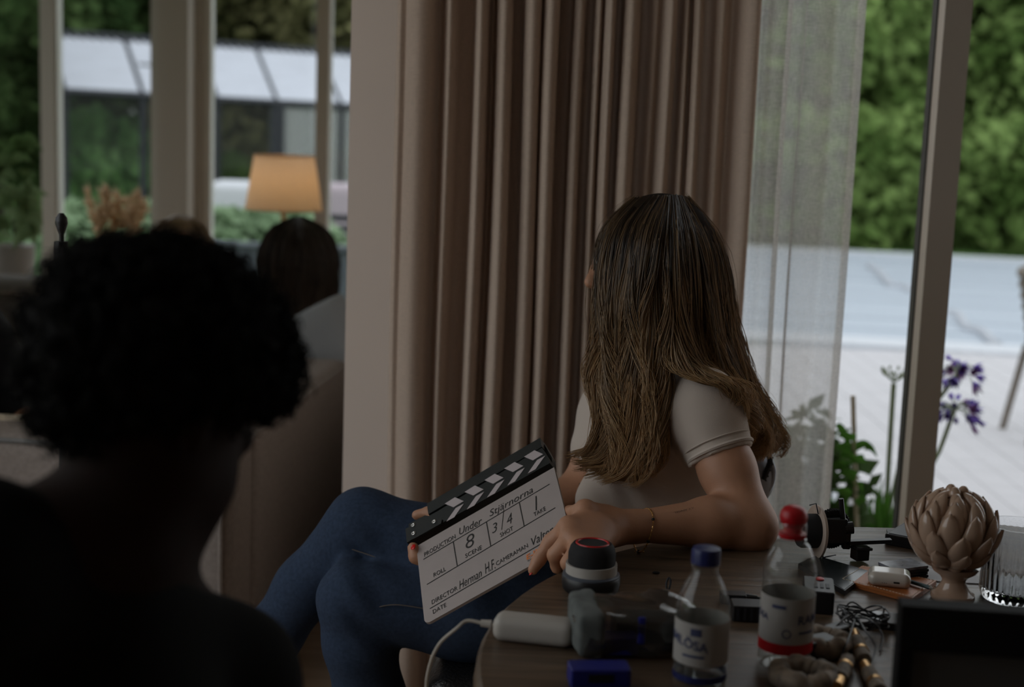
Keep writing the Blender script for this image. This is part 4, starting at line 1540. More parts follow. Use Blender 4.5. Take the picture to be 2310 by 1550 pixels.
# the sticks' far end plates
bpoly('end_plate', [(1140, 80), (1216, 212), (1226, 297), (1200, 238), (1155, 150)], M['stick'], -.02, .012)
hp_ = bpoly('hinge_plate', [(82, 705), (95, 832), (150, 805), (335, 700), (342, 668), (325, 655), (210, 638)], M['stick'], .004, .003)
for (x, y) in ((112, 705), (115, 770), (275, 678)):
    c = zb_(x, y, .007)
    MB().lathe(c, [(.0042, 0), (.0042, .0012), (.0026, .0016), (.0014, .0008), (.0005, .0008)], 14, bn).build('screw', M['steel'], hp_, smooth=True)


def text_tris(txt, shear=0.0, weight=0.0):
    cu = bpy.data.curves.new('t', 'FONT')
    cu.body = txt
    cu.shear = shear
    cu.offset = weight
    cu.resolution_u = 3
    ob = bpy.data.objects.new('t', cu)
    COL.objects.link(ob)
    dg = bpy.context.evaluated_depsgraph_get()
    me = bpy.data.meshes.new_from_object(ob.evaluated_get(dg))
    V = np.array([v.co[:] for v in me.vertices])
    F = [tuple(p_.vertices) for p_ in me.polygons]
    bpy.data.objects.remove(ob); bpy.data.curves.remove(cu); bpy.data.meshes.remove(me)
    return V, F


def board_text(mb_, txt, p0, p1, hpx, shear=0.0, weight=0.0, tilt=0.0, capn=.73):
    """text from photo spot p0 to p1 (its baseline), cap height hpx in the same crop units"""
    V, F = text_tris(txt, shear, weight)
    a, b = zb_(*p0, .0006), zb_(*p1, .0006)
    up_ = zb_(p0[0] + .105 * hpx * -1, p0[1] - hpx, .0006) - a
    hgt = abs(up_ @ hv)
    w0_, w1_ = V[:, 0].min(), V[:, 0].max()
    out = []
    for (x, y, z) in V:
        out.append(a + (b - a) * ((x - w0_) / (w1_ - w0_)) - hv * (y / capn * hgt))
    nm, mt_ = mb_
    return put(nm, out, F, mt_, cl)


pr, hw, og = ('printed_word', M['ink']), ('handwritten_word', M['ink']), ('orange_logo_word', M['orange_ink'])
for txt, p0, p1, hh in [('PRODUCTION', (198, 952), (440, 806), 34), ('ROLL', (270, 1110), (365, 1058), 33), ('SCENE', (517, 962), (645, 890), 33), ('SHOT', (789, 800), (888, 742), 34),
                        ('TAKE', (1050, 640), (1142, 588), 33), ('DIRECTOR', (256, 1322), (455, 1207), 34), ('CAMERAMAN', (757, 1022), (1003, 876), 34), ('DATE', (265, 1396), (367, 1338), 33)]:
    board_text(pr, txt, p0, p1, hh)
board_text(pr, 'www.e', (1000, 990), (1075, 948), 16, .2)
for txt, p0, p1, hh in [('Under', (470, 782), (648, 692), 56), ('Stjärnorna', (705, 640), (1043, 448), 52), ('8', (522, 892), (595, 862), 108), ('3', (725, 772), (770, 745), 74), ('/', (795, 745), (838, 690), 125),
                        ('4', (842, 712), (888, 680), 84), ('1', (1062, 594), (1092, 578), 118), ('Herman', (470, 1204), (645, 1102), 66), ('H.F.', (672, 1084), (750, 1040), 82), ('Valter', (1036, 868), (1205, 760), 66)]:
    board_text(hw, txt, p0, p1, hh, .25, -.012 if len(txt) < 2 else -.004)
board_text(og, 'E-IM', (992, 976), (1112, 906), 40, .1, .02)
for a, b in (((190, 972), (1170, 387)), ((217, 1167), (1215, 570)), ((240, 1355), (1240, 772)), ((422, 835), (453, 1022)), ((680, 682), (713, 868)), ((935, 530), (973, 712))):
    p0, p1 = zb_(*a, .0003), zb_(*b, .0003)
    s_ = nrm(np.cross(p1 - p0, bn)) * .00075
    MB().prism([p0 - s_, p1 - s_, p1 + s_, p0 + s_], bn, .0003).build('ruled_line', M['ink'], cl)

# ================================================================== THE WOMAN
WD = 2.40
f = Field((-.36, 1.92, .36), (.62, 2.72, 1.27), .0042)
faz = math.radians(162)                                  # facing left, a little away
Rh = rotz(faz)
HF = np.array([math.cos(faz), math.sin(faz), 0]); HS = np.array([-math.sin(faz), math.cos(faz), 0])
hc = P(1472, 600, 2.415)
f.ell(hc, (.098, .076, .105), Rh).ell(P(1412, 668, 2.43), (.055, .055, .06), Rh, .03).ell(P(1392, 722, 2.435), (.030, .032, .026), Rh, .03)
nz0, nz1 = P(1354, 585, 2.44), P(1333, 634, 2.40)
f.cap(nz0, nz1, .009, .0105, .012).ell(P(1335, 640, 2.40), (.010, .012, .007), Rh, .008)
f.ell(P(1352, 683, 2.44), (.012, .02, .007), Rh, .008).ell(P(1354, 695, 2.44), (.011, .018, .007), Rh, .006)
for s in (-1, 1):
    f.ell(hc + HS * .078 * s - [0, 0, .01], (.02, .009, .03), Rh, .006)
f.cap(P(1500, 690, 2.42), P(1528, 850, 2.43), .050, .054, .03)
shN, shF = P(1586, 916, 2.30), P(1385, 930, 2.54)
f.cap(P(1525, 850, 2.43), shN, .052, .05, .05).cap(P(1525, 850, 2.43), shF, .052, .05, .05)
f.cap(P(1500, 960, 2.43), P(1465, 1280, 2.43), .105, .10, .05)
f.cap(P(1450, 1330, 2.43), P(1400, 1390, 2.43), .11, .11, .05)
elN = P(1690, 1188, 2.205)
f.cap(shN, P(1640, 1058, 2.255), .047, .044).cap(P(1640, 1058, 2.255), elN, .044, .041, .02)
wrN = P(1425, 1188, 2.135)
f.cap(elN, P(1600, 1180, 2.182), .043, .039, .02).cap(P(1600, 1180, 2.182), wrN, .039, .0235, .02)
# near hand
bd_ = lambda x, y, w: onb(x, y, w)
kn_i, kn_m, kn_r, kn_p = bd_(1283, 1188, .030), bd_(1288, 1212, .034), bd_(1306, 1238, .036), bd_(1330, 1258, .034)
f.cap(wrN, P(1380, 1190, 2.125), .024, .026, .015)
palm = P(1380, 1190, 2.125)
for a, r0_, r1_ in ((kn_i, .021, .0165), (kn_m, .021, .0165), (kn_r, .02, .0155), (kn_p, .019, .014)):
    f.cap(palm, a, r0_, r1_, .018)
f.ell((palm + kn_m) / 2 + bn * .004, (.034, .024, .024), None, .02)
f.chain([kn_i, bd_(1243, 1222, .021), bd_(1216, 1262, .012), bd_(1202, 1286, .009)], [.0145, .0118, .0102, .0082], .006)
f.chain([kn_m, bd_(1252, 1252, .022), bd_(1258, 1278, -.004), bd_(1280, 1272, -.022)], [.0145, .0118, .0105, .009], .004)
f.chain([kn_r, bd_(1282, 1270, .022), bd_(1288, 1290, -.004), bd_(1308, 1280, -.02)], [.0135, .0115, .010, .0085], .004)
f.chain([kn_p, bd_(1318, 1280, .022), bd_(1322, 1294, .002), bd_(1335, 1288, -.012)], [.012, .010, .009, .0075], .004)
f.chain([P(1360, 1165, 2.13), bd_(1320, 1150, .008), bd_(1285, 1160, -.016), bd_(1255, 1175, -.018)], [.019, .0145, .0115, .0095], .01)
# far arm and hand
elF, wrF = P(1318, 1112, 2.50), P(1075, 1195, 2.33)
f.cap(shF, elF, .048, .042, .02).cap(elF, wrF, .042, .027, .02)
hF = bd_(1000, 1215, -.045)
f.cap(wrF, hF, .025, .026, .02).ell(hF, (.034, .022, .03), None, .02)
f.chain([hF + hu * .01 - hv * .012, bd_(995, 1172, -.028), bd_(968, 1156, -.020), bd_(940, 1162, -.014)], [.013, .0108, .010, .0088], .006)
f.chain([hF + hu * .012, bd_(1010, 1210, -.024), bd_(985, 1195, -.02), bd_(962, 1190, -.02)], [.013, .0105, .0095, .008], .004)
f.chain([hF + hv * .012, bd_(1015, 1240, -.022), bd_(990, 1232, -.018), bd_(972, 1228, -.017)], [.0125, .010, .009, .0078], .004)
f.chain([hF + hv * .024, bd_(1015, 1268, -.022), bd_(995, 1264, -.017), bd_(980, 1262, -.016)], [.0115, .009, .0082, .007], .004)
f.chain([hF - hu * .01 + hv * .012, bd_(958, 1262, -.02), bd_(938, 1256, -.008), bd_(932, 1236, .002)], [.016, .0125, .0112, .0095], .006)
wm = f.build('person', M['skin'], None, loc=(P(1420, 1390, 2.43)[0], 2.43, .36))
tag(wm, 'woman with long light-brown hair in white t-shirt and jeans holding the clapperboard', 'person')
# nails
def nail(c, axis, nn, l, w):
    u_ = nrm(axis); n2 = nrm(nn - u_ * (nn @ u_)); s2 = np.cross(u_, n2)
    MB().ell(c, (l, w, .0016), np.stack([u_, s2, n2], 1), 14, 8).build('nail', M['red_nail'], wm, smooth=True)
nail(bd_(932, 1234, .0118), bd_(932, 1226, 0) - bd_(935, 1250, 0), bn, .0062, .0048)
nail(bd_(1199, 1291, .0095), bd_(1198, 1292, 0) - bd_(1216, 1262, 0), bn - hu * .5, .006, .004)
for s in (-1, 1):
    MB().ell(hc + HF * .083 + HS * .03 * s + [0, 0, .004], (.011, .011, .009)).build('eye', M['white_p'], wm, smooth=True)
MB().ell(P(1350, 686, 2.44), (.009, .019, .006), Rh).build('lips', pm('lip', (.42, .13, .11), .4), wm, smooth=True)

# t-shirt
g = Field((-.02, 2.12, .52), (.60, 2.74, 1.10), .0052)
g.cap(P(1500, 965, 2.43), P(1465, 1180, 2.43), .118, .112, .05).cap(P(1465, 1180, 2.43), P(1452, 1330, 2.43), .112, .120, .05)
g.ell(P(1420, 1010, 2.36), (.075, .06, .06), None, .05)
g.cap(P(1525, 868, 2.43), shN, .050, .056, .05).cap(P(1525, 868, 2.43), shF, .05, .058, .05)
g.ell(P(1380, 1130, 2.40), (.06, .06, .035), None, .04).ell(P(1420, 1150, 2.34), (.07, .05, .03), None, .04)
slE = P(1640, 1058, 2.255)
sdir = nrm(slE - shN)
g.cap(shN, shN + sdir * .095, .056, .0535, .035)
# crop the sleeve ends cleanly
ax_, A_, B_ = sdir, shN + sdir * .088, None
blk = g._blk(g.lo - 1, g.lo + g.n * g.h + 1)
Xg, Yg, Zg = blk[1:]
dal = (Xg - A_[0]) * sdir[0] + (Yg - A_[1]) * sdir[1] + (Zg - A_[2]) * sdir[2]
rad2 = np.sqrt(np.maximum((Xg - A_[0]) ** 2 + (Yg - A_[1]) ** 2 + (Zg - A_[2]) ** 2 - dal ** 2, 0))
fdir = nrm(elF - shF)
g.wrinkle(.0022, lambda X_, Y_, Z_: np.sin(70 * Z_ + 40 * X_ + 3 * np.sin(30 * X_)) * (0.5 + .5 * np.sin(17 * X_ - 21 * Z_)))
g.wrinkle(.0020, lambda X_, Y_, Z_: np.sin(120 * (X_ + .6 * Z_)) * np.exp(-((Z_ - shN[2] + .10) / .05) ** 2))
near_sl = (rad2 < .068)
g.V[...] = np.where(near_sl & (dal > 0) & (dal < .05), np.maximum(g.V, dal.astype(np.float32)), g.V)
g.cap(shF, shF + fdir * .07, .058, .055, .03)
g.plane(np.array([0, 0, .545]), (0, 0, -1))
tee = g.build('t_shirt', M['tee'], wm)
u_, w_, _a = frame(sdir)
hemc = shN + sdir * .080
MB().tube([hemc + .0542 * (math.cos(a) * u_ + math.sin(a) * w_) for a in np.linspace(0, 6.283, 40)[:-1]], .0035, 6, closed=True).build('sleeve_hem', M['tee'], tee, smooth=True)
hemc = shN + sdir * .066
MB().tube([hemc + .0555 * (math.cos(a) * u_ + math.sin(a) * w_) for a in np.linspace(0, 6.283, 40)[:-1]], .0012, 5, closed=True).build('sleeve_stitching', M['tee'], tee, smooth=True)

# jeans
g = Field((-.78, 2.12, .02), (.50, 2.72, .78), .0066)
g.ell(P(1440, 1400, 2.43), (.16, .15, .12), None, .05)
kU, kL = P(818, 1188, 2.44), P(800, 1352, 2.34)
g.cap(P(1380, 1345, 2.40), P(1050, 1255, 2.42), .098, .082, .04).cap(P(1050, 1255, 2.42), kU, .082, .062, .03)
g.chain([kU, P(695, 1320, 2.46), P(610, 1440, 2.47), P(520, 1580, 2.48), P(400, 1760, 2.48)], [.062, .053, .05, .048, .047], .03)
g.cap(P(1380, 1430, 2.37), P(1050, 1385, 2.355), .092, .076, .03).cap(P(1050, 1385, 2.355), kL, .076, .062, .03)
g.chain([kL, P(812, 1450, 2.345), P(836, 1580, 2.36), P(850, 1800, 2.38)], [.062, .060, .061, .060], .02)
kc = kU
g.wrinkle(.0026, lambda X_, Y_, Z_: np.sin(85 * (Z_ + .5 * X_) + 2 * np.sin(25 * X_)) * (np.exp(-(((X_ - kU[0] - .02) / .07) ** 2 + ((Z_ - kU[2] + .04) / .07) ** 2)) + np.exp(-(((X_ - kL[0] - .02) / .06) ** 2 + ((Z_ - kL[2] + .03) / .07) ** 2))))
g.wrinkle(.0012, lambda X_, Y_, Z_: np.sin(40 * X_ + 33 * Z_ + 20 * Y_))
jeans = g.build('jeans', M['denim'], wm)
def seam(pl, r0_=.0016):
    MB().tube(crom(pl, 30), r0_, 5).build('seam', M['stitch'], jeans)
seam(PP((790, 1238, 2.378), (850, 1258, 2.365), (920, 1283, 2.352), (1000, 1312, 2.343), (1100, 1345, 2.335)), .0011)
seam(PP((785, 1418, 2.288), (815, 1385, 2.283), (880, 1365, 2.279), (950, 1372, 2.279), (1050, 1390, 2.281)), .0011)
seam(PP((795, 1430, 2.288), (812, 1470, 2.286), (818, 1520, 2.295), (822, 1560, 2.3)))

# hair
S1 = [PP((1425, 452, 2.43), (1368, 505, 2.44), (1349, 580, 2.435), (1348, 670, 2.41), (1352, 750, 2.39), (1336, 830, 2.36), (1362, 920, 2.32), (1350, 1000, 2.30), (1303, 1022, 2.30)),
      PP((1440, 450, 2.41), (1385, 515, 2.37), (1362, 605, 2.35), (1360, 700, 2.34), (1372, 790, 2.33), (1372, 880, 2.31), (1388, 970, 2.29), (1372, 1045, 2.285), (1318, 1052, 2.29)),
      PP((1470, 447, 2.40), (1420, 518, 2.33), (1404, 615, 2.31), (1396, 710, 2.30), (1400, 800, 2.30), (1408, 890, 2.28), (1424, 980, 2.27), (1412, 1060, 2.27), (1365, 1085, 2.275)),
      PP((1492, 446, 2.39), (1456, 520, 2.31), (1442, 620, 2.29), (1432, 710, 2.285), (1445, 790, 2.28), (1462, 860, 2.27), (1462, 960, 2.265), (1446, 1050, 2.265), (1418, 1092, 2.27)),
      PP((1508, 446, 2.385), (1490, 522, 2.30), (1480, 620, 2.28), (1474, 710, 2.285), (1486, 790, 2.28), (1498, 860, 2.27), (1492, 950, 2.27), (1478, 1030, 2.27), (1462, 1075, 2.275))]
S2 = [PP((1500, 446, 2.385), (1478, 525, 2.305), (1470, 620, 2.285), (1480, 710, 2.285), (1495, 780, 2.28), (1540, 830, 2.265), (1600, 852, 2.25), (1655, 862, 2.25), (1668, 888, 2.26)),
      PP((1520, 446, 2.385), (1525, 535, 2.30), (1528, 640, 2.285), (1528, 740, 2.295), (1548, 815, 2.29), (1595, 848, 2.26), (1640, 866, 2.255), (1672, 900, 2.265), (1675, 940, 2.28)),
      PP((1530, 446, 2.39), (1555, 540, 2.31), (1565, 650, 2.30), (1572, 750, 2.32), (1595, 820, 2.33), (1640, 868, 2.30), (1680, 925, 2.33), (1692, 975, 2.35), (1682, 1005, 2.36)),
      PP((1542, 448, 2.395), (1588, 545, 2.335), (1605, 660, 2.33), (1618, 760, 2.35), (1642, 840, 2.365), (1670, 905, 2.37), (1700, 965, 2.38), (1714, 1010, 2.38), (1702, 1038, 2.39)),
      PP((1550, 450, 2.41), (1615, 540, 2.385), (1638, 650, 2.38), (1650, 750, 2.39), (1674, 835, 2.41), (1703, 910, 2.41), (1733, 960, 2.41), (1741, 992, 2.41), (1722, 1022, 2.41)),
      PP((1545, 450, 2.44), (1618, 540, 2.45), (1645, 650, 2.455), (1657, 750, 2.46), (1684, 850, 2.47), (1716, 920, 2.47), (1738, 970, 2.47), (1738, 1000, 2.47), (1716, 1025, 2.47))]
S3 = [PP((1545, 450, 2.44), (1600, 545, 2.50), (1620, 650, 2.52), (1630, 750, 2.52), (1650, 850, 2.52), (1680, 920, 2.51), (1700, 980, 2.51)),
      PP((1520, 448, 2.44), (1530, 545, 2.53), (1530, 650, 2.55), (1530, 760, 2.55), (1540, 850, 2.55), (1560, 930, 2.55), (1570, 990, 2.55)),
      PP((1480, 448, 2.44), (1440, 530, 2.53), (1420, 640, 2.55), (1410, 750, 2.56), (1400, 850, 2.56), (1400, 930, 2.55), (1390, 1000, 2.54)),
      PP((1430, 452, 2.44), (1375, 515, 2.49), (1358, 600, 2.50), (1365, 700, 2.52), (1380, 800, 2.53), (1375, 900, 2.52), (1350, 960, 2.50))]
M['hair_w'] = hair_mat('light_brown_hair', (0.026, 0.0145, 0.008), (0.52, 0.325, 0.155), .42)
strands('hair', [S1, S2], 6500, .00085, M['hair_w'], wm, 28, .0045, .019, 11, (0.0, .92), True, 1.7, .35)
strands('far_side_hair', [S3], 900, .0014, M['hair_w'], wm, 16, .005, .006, 12, (0.05, .9), True, 2.4, .2)
strands('flyaway_hair', [S1[:2], S2[3:]], 260, .00035, M['hair_w'], wm, 20, .013, .016, 13, (0.3, .9), False, 1.4, .5)
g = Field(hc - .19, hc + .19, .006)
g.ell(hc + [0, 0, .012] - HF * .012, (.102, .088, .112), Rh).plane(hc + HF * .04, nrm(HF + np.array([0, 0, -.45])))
cp = g.build('hair_cap', pm('dark_hair_base', (0.02, 0.012, 0.007), .9, spec=.1), wm)  # dark rough base under the strands
# bracelet
bc = P(1452, 1189, 2.141)
axb = nrm(wrN - elN)
ub, wb, _ = frame(axb)
br = thing('bracelet', bc - [0, 0, .03], 'thin gold chain bracelet with small dark beads on the near wrist', 'bracelet')
cpts = []
for k in range(72):
    a = 6.2832 * k / 72
    v_ = math.cos(a) * ub + math.sin(a) * wb
    rr_ = .0285 + (.010 * max(0, -v_[2]) ** 2)
    cpts.append(bc + v_ * rr_ - axb * .006 * v_[2])
for k in range(72):
    m_ = MB().tube([cpts[k], cpts[(k + 1) % 72]], .0009, 5)
    if k == 0: chain_m = m_
    else: chain_m.add(m_.v, m_.f)
for k in range(0, 72, 2):
    chain_m.ell(cpts[k], (.0016, .0016, .0016), n=6, m=4)
chain_m.build('chain', M['gold'], br)
for k in (8, 26, 40, 55, 66):
    MB().ell(cpts[k], (.0026,) * 3, n=8, m=6).build('bead', M['black'], br, smooth=True)
lowp = min(cpts, key=lambda q_: q_[2])
for dx_ in (-.004, .004, .009):
    t_ = MB()
    for k in range(7):
        t_.ell(lowp + [dx_ + .0006 * k, -.002, -.003 * k], (.0015,) * 3, n=6, m=4)
    t_.build('dangling_chain', M['gold'], br)
# tattoos: words lying on the near forearm, a small triangle on the far arm
V, F_ = text_tris('ONLY ANGEL')
w0_, w1_ = V[:, 0].min(), V[:, 0].max()
e0, e1 = P(1600, 1180, 2.182), wrN
ta, tb = P(1578, 1138, 2.157), P(1522, 1150, 2.137)
out = []
for (x, y, z) in V:
    c = ta + (tb - ta) * ((x - w0_) / (w1_ - w0_)) + np.array([0, 0, -1]) * (y / .73) * .006
    t_ = ((c - e0) @ (e1 - e0)) / ((e1 - e0) @ (e1 - e0))
    axp = e0 + (e1 - e0) * t_
    v_ = nrm(c - axp)
    out.append(axp + v_ * (.039 + (.0235 - .039) * t_ + .0006))
put('tattoo', out, F_, M['tattoo'], wm)
m = MB()
tq = PP((1307, 1090, 2.452), (1309, 1104, 2.452), (1320, 1101, 2.452))
for i in range(3):
    m.tube([tq[i], tq[(i + 1) % 3]], .0007, 4)
m.build('tattoo', M['tattoo'], wm)

# ---- her chair, and the bag on its back
ch = thing('chair', (P(1400, 1450, 2.45)[0], 2.45, 0), 'black leather chair the woman sits on', 'chair')
zs = P(1030, 1445, 2.42)[2]
xs0 = P(972, 1470, 2.42)[0]
g = Field((xs0 - .05, 2.15, zs - .16), (xs0 + .62, 2.75, zs + .06), .009)
g.rbox((xs0 + .25, 2.45, zs - .045), (.50, .46, .09), .04)
g.build('seat', M['leather'], ch)
MB().tube(crom([(xs0 + .01, 2.225, zs - .085), (xs0 + .25, 2.215, zs - .085), (xs0 + .49, 2.225, zs - .085)], 8), .006, 6).build('seat_piping', M['leather'], ch)
g = Field((xs0 + .35, 2.15, zs - .05), (xs0 + .75, 2.8, zs + .42), .011)
g.rbox((xs0 + .545, 2.47, zs + .09), (.06, .42, .20), .028, roty(.14))
g.build('backrest', M['leather'], ch)
for sx_ in (.05, .45):
    for sy_ in (2.27, 2.63):
        MB().tube([(xs0 + sx_, sy_, zs - .08), (xs0 + sx_ + (.02 if sx_ > .2 else -.02), sy_, 0)], .016, 10).build('leg', M['black'], ch)
bg = thing('shoulder_bag', P(1712, 1090, 2.52), 'pale blue bag with black zigzag trim behind the woman\'s arm', 'bag')
M['palebl'] = pm('pale_blue_satin', (0.33, 0.36, 0.43), .4)
g = Field(P(1700, 1040, 2.52) - .14, P(1700, 1040, 2.52) + .14, .006)
g.ell(P(1695, 1060, 2.52), (.036, .04, .055), roty(-.35)).ell(P(1718, 1075, 2.53), (.022, .035, .045), None, .015)
g.build('body', M['palebl'], bg)
tp_ = PP((1718, 1002, 2.50), (1730, 1018, 2.485), (1737, 1040, 2.482), (1730, 1062, 2.482), (1722, 1080, 2.485))
MB().tube(crom(tp_, 16), .0052, 6).build('trim', M['black_m'], bg)
m = MB()
for i, q_ in enumerate(crom(tp_, 14)):
    m.tube([q_, q_ + [.006, 0, .004 * (-1) ** i]], .0014, 4)
m.build('trim_fringe', M['black_m'], bg)
MB().tube(crom(PP((1737, 1040, 2.50), (1743, 1060, 2.50), (1741, 1085, 2.50), (1732, 1105, 2.50)), 12), .006, 8).build('clear_rim', M['palebl'], bg)

# ================================================================== TABLE
TZ = .68
tc_, TR_ = np.array([.655, 1.655]), .687
tb_ = thing('table', (tc_[0], tc_[1], 0), 'round dark oak table covered with film gear in front of the woman', 'table')
prof = [(TR_ - .02, TZ - .04), (TR_ - .004, TZ - .034), (TR_, TZ - .02), (TR_ - .002, TZ - .006), (TR_ - .008, TZ)]
MB().lathe((tc_[0], tc_[1], 0), prof, 96).build('table_top', M['table'], tb_, smooth=True)
MB().lathe((tc_[0], tc_[1], 0), [(.28, 0), (.28, .03), (.09, .06), (.07, .2), (.07, .55), (.2, TZ - .04)], 40).build('pedestal', M['table'], tb_, smooth=True)
T = lambda x, y, z=0.0: Zp(x, y, TZ + z)
ON = np.array([0, 0, 1.0])

# ---- focus hand unit (black knob with white ring)
c = T(1332, 1331)
k_ = thing('focus_hand_unit', c, 'round black focus knob with white ring and red circle on the table', 'control knob')
MB().lathe(c, [(.037, 0), (.040, .003), (.0415, .012), (.0415, .021), (.040, .023)], 40).build('base', M['black'], k_, smooth=True)
MB().lathe(c, [(.0405, .0225), (.0405, .0245), (.037, .0265)], 40).build('grey_ring', pm('grey_ring', (.07, .08, .10), .4), k_, smooth=True)
MB().lathe(c, [(.0365, .026), (.0365, .040), (.034, .040)], 40).build('white_band', M['white_p'], k_, smooth=True)
MB().lathe(c, [(.0335, .038), (.0335, .055), (.031, .064), (.027, .069), (.0235, .069)], 40, ripple=lambda t, h: .006 * math.cos(48 * t) if h < .06 else 0).build('knob', M['black_m'], k_, smooth=True)
m = MB()
m.tube([c + [.0225 * math.cos(a), .0225 * math.sin(a), .069] for a in np.linspace(0, 6.283, 40)[:-1]], .0017, 8, closed=True)
m.build('red_circle', pm('red_ring', (.45, .02, .02), .25), k_, smooth=True)
MB().lathe(c, [(.0215, .0675), (.0215, .0685), (.001, .0688)], 32).build('brushed_disc', pm('brushed_disc', (.10, .11, .13), .22, 1.0), k_, smooth=True)

# ---- white power bank with its cable
a_, b_ = T(1108, 1448), T(1292, 1468)
dx = nrm(b_ - a_); dy = np.cross(ON, dx)
Mx = np.stack([dx, dy, ON], 1)
L_ = np.linalg.norm(b_ - a_)
cc_ = (a_ + b_) / 2 + dy * .017 + ON * .017
pb = thing('power_bank', (cc_[0], cc_[1], TZ), 'white power bank at the table edge left of the clear pouch', 'power bank')
g = Field(cc_ - .1, cc_ + .1, .0035)
g.rbox(cc_, (L_, .040, .033), .012, Mx, 0)
g.build('body', M['white_p'], pb)
MB().box(cc_ + dy * .0198 + ON * .006, (L_ * .9, .002, .012), Mx).build('grey_back', pm('grey_back', (.05, .05, .055), .5), pb)
pl = cc_ - dx * (L_ / 2 + .004)
MB().tube([pl, pl - dx * .014], [.0052, .0045], 10).build('plug', M['white_p'], pb)
e0 = pl - dx * .012
M['cable_w'] = pm('pale_cable', (.42, .38, .33), .6)
cbl = crom([e0, e0 - dx * .02 + [0, 0, .001], P(1030, 1418, e0[1] + .0), P(992, 1452, e0[1] + .01), P(970, 1500, e0[1] + .02), P(962, 1560, e0[1] + .03), P(975, 1640, e0[1] + .04), P(1010, 1800, e0[1] + .05)], 40)
MB().tube(cbl, .0024, 8).build('cable', M['cable_w'], pb, smooth=True)

# ---- clear pouch with blue battery
pu = thing('clear_pouch', T(1410, 1480), 'dark see-through plastic pouch with grey label full of gear', 'pouch')
c = T(1420, 1462) + [0, 0, .036]
M['pouch'] = glass_thin('smoky_plastic', (.50, .46, .43), .10, 1.8, .02)
dxp = nrm(T(1540, 1470) - T(1300, 1470)); dyp = np.cross(ON, dxp); Mp = np.stack([dxp, dyp, ON], 1)
g = Field(c - .16, c + .16, .005)
g.rbox(c + dxp * .004 - ON * .004, (.150, .100, .054), .011, Mp, 0)
g.ell(c + dxp * .030 + ON * .012, (.050, .035, .022), Mp, .02)
g.wrinkle(.005, lambda X_, Y_, Z_: np.sin(75 * X_ + 40 * Y_ + 2 * np.sin(60 * Z_)) * np.sin(48 * Y_ - 60 * Z_ + 1))
g.build('bag', M['pouch'], pu)
M['felt'] = pm('grey_felt', (.105, .115, .11), .9, var=.25, vscale=60)
g = Field(c - .16, c + .16, .005)
g.rbox(c - dxp * .058 - ON * .003, (.034, .103, .058), .007, Mp, 0)
g.wrinkle(.0015, lambda X_, Y_, Z_: np.sin(130 * X_ + 80 * Y_))
g.build('label_panel', M['felt'], pu)
M['blue'] = pm('blue_plastic', (.010, .014, .16), .35)
for (q_, s_, nm) in ((c - dxp * .03 - dyp * .03 - ON * .018, (.066, .03, .022), 'battery'), (c + dxp * .005 - dyp * .046 + ON * .004, (.010, .006, .034), 'battery_strap')):
    MB().box(q_, s_, Mp, .003).build(nm, M['blue'], pu)
MB().box(c + dxp * .02 + dyp * .01 - ON * .012, (.08, .05, .03), Mp, .004).build('charger', M['black'], pu)
bb = thing('blue_case', T(1350, 1545), 'blue plastic case lying at the bottom edge under the pouch', 'case')
cb2 = T(1350, 1540)
MB().box(cb2 + ON * .011, (.072, .034, .022), Mp, .004).build('body', M['blue'], bb)
MB().box(cb2 + ON * .0115 - dyp * .0172, (.03, .001, .010), Mp).build('latch', M['black'], bb)

# ---- bottles
M['pet'] = glass_thin('clear_pet', (.90, .91, .90), .05, 1.4, .025)
M['label'] = pm('bottle_label', (.34, .32, .30), .6)
M['bcap'] = pm('blue_cap', (.012, .018, .10), .4)
M['rcap'] = pm('red_cap', (.42, .006, .012), .35)
M['lblblue'] = pm('label_blue_print', (.045, .055, .12), .6)
M['water'] = glass_thin('water_surface', (.9, .93, .95), .0, 1.0, 0)


def label_text(mb, txt, base, R_, h0, ch, ang0, slope=0.0, weight=.02):
    """flat print on the curved label, starting at angle ang0 (radians, as seen from the front, left to right)"""
    V, F = text_tris(txt, .0, weight)
    x0_ = V[:, 0].min()
    out = []
    for (x, y, z) in V:
        s_ = ch / .73
        a = ang0 + (x - x0_) * s_ / R_
        out.append(base + np.array([R_ * math.sin(a), -R_ * math.cos(a), h0 + y * s_ - slope * (x - x0_) * s_]))
    return mb.add(out, F)


def print_bar(mb, base, R_, h0, hh, a0, a1):
    """a line of print too small to read"""
    n = 8
    V = [base + np.array([R_ * math.sin(a), -R_ * math.cos(a), h]) for h in (h0, h0 + hh) for a in np.linspace(a0, a1, n)]
    return mb.add(V, [(k, k + 1, n + k + 1, n + k) for k in range(n - 1)])


def print_ring(mb, base, R_, h0, rr_, a0):
    """a round printed emblem"""
    n = 24
    V = []
    for q_ in (rr_, rr_ * .72):
        for k in range(n):
            t_ = 6.2832 * k / n
            a = a0 + q_ * math.cos(t_) / R_
            V.append(base + np.array([R_ * math.sin(a), -R_ * math.cos(a), h0 + q_ * math.sin(t_)]))
    return mb.add(V, [(k, (k + 1) % n, n + (k + 1) % n, n + k) for k in range(n)])


def ringband(base, R_, h0, h1, n=48):
    V = [base + np.array([R_ * math.cos(6.2832 * k / n), R_ * math.sin(6.2832 * k / n), h]) for h in (h0, h1) for k in range(n)]
    F = [(k, (k + 1) % n, n + (k + 1) % n, n + k) for k in range(n)]
    return V, F


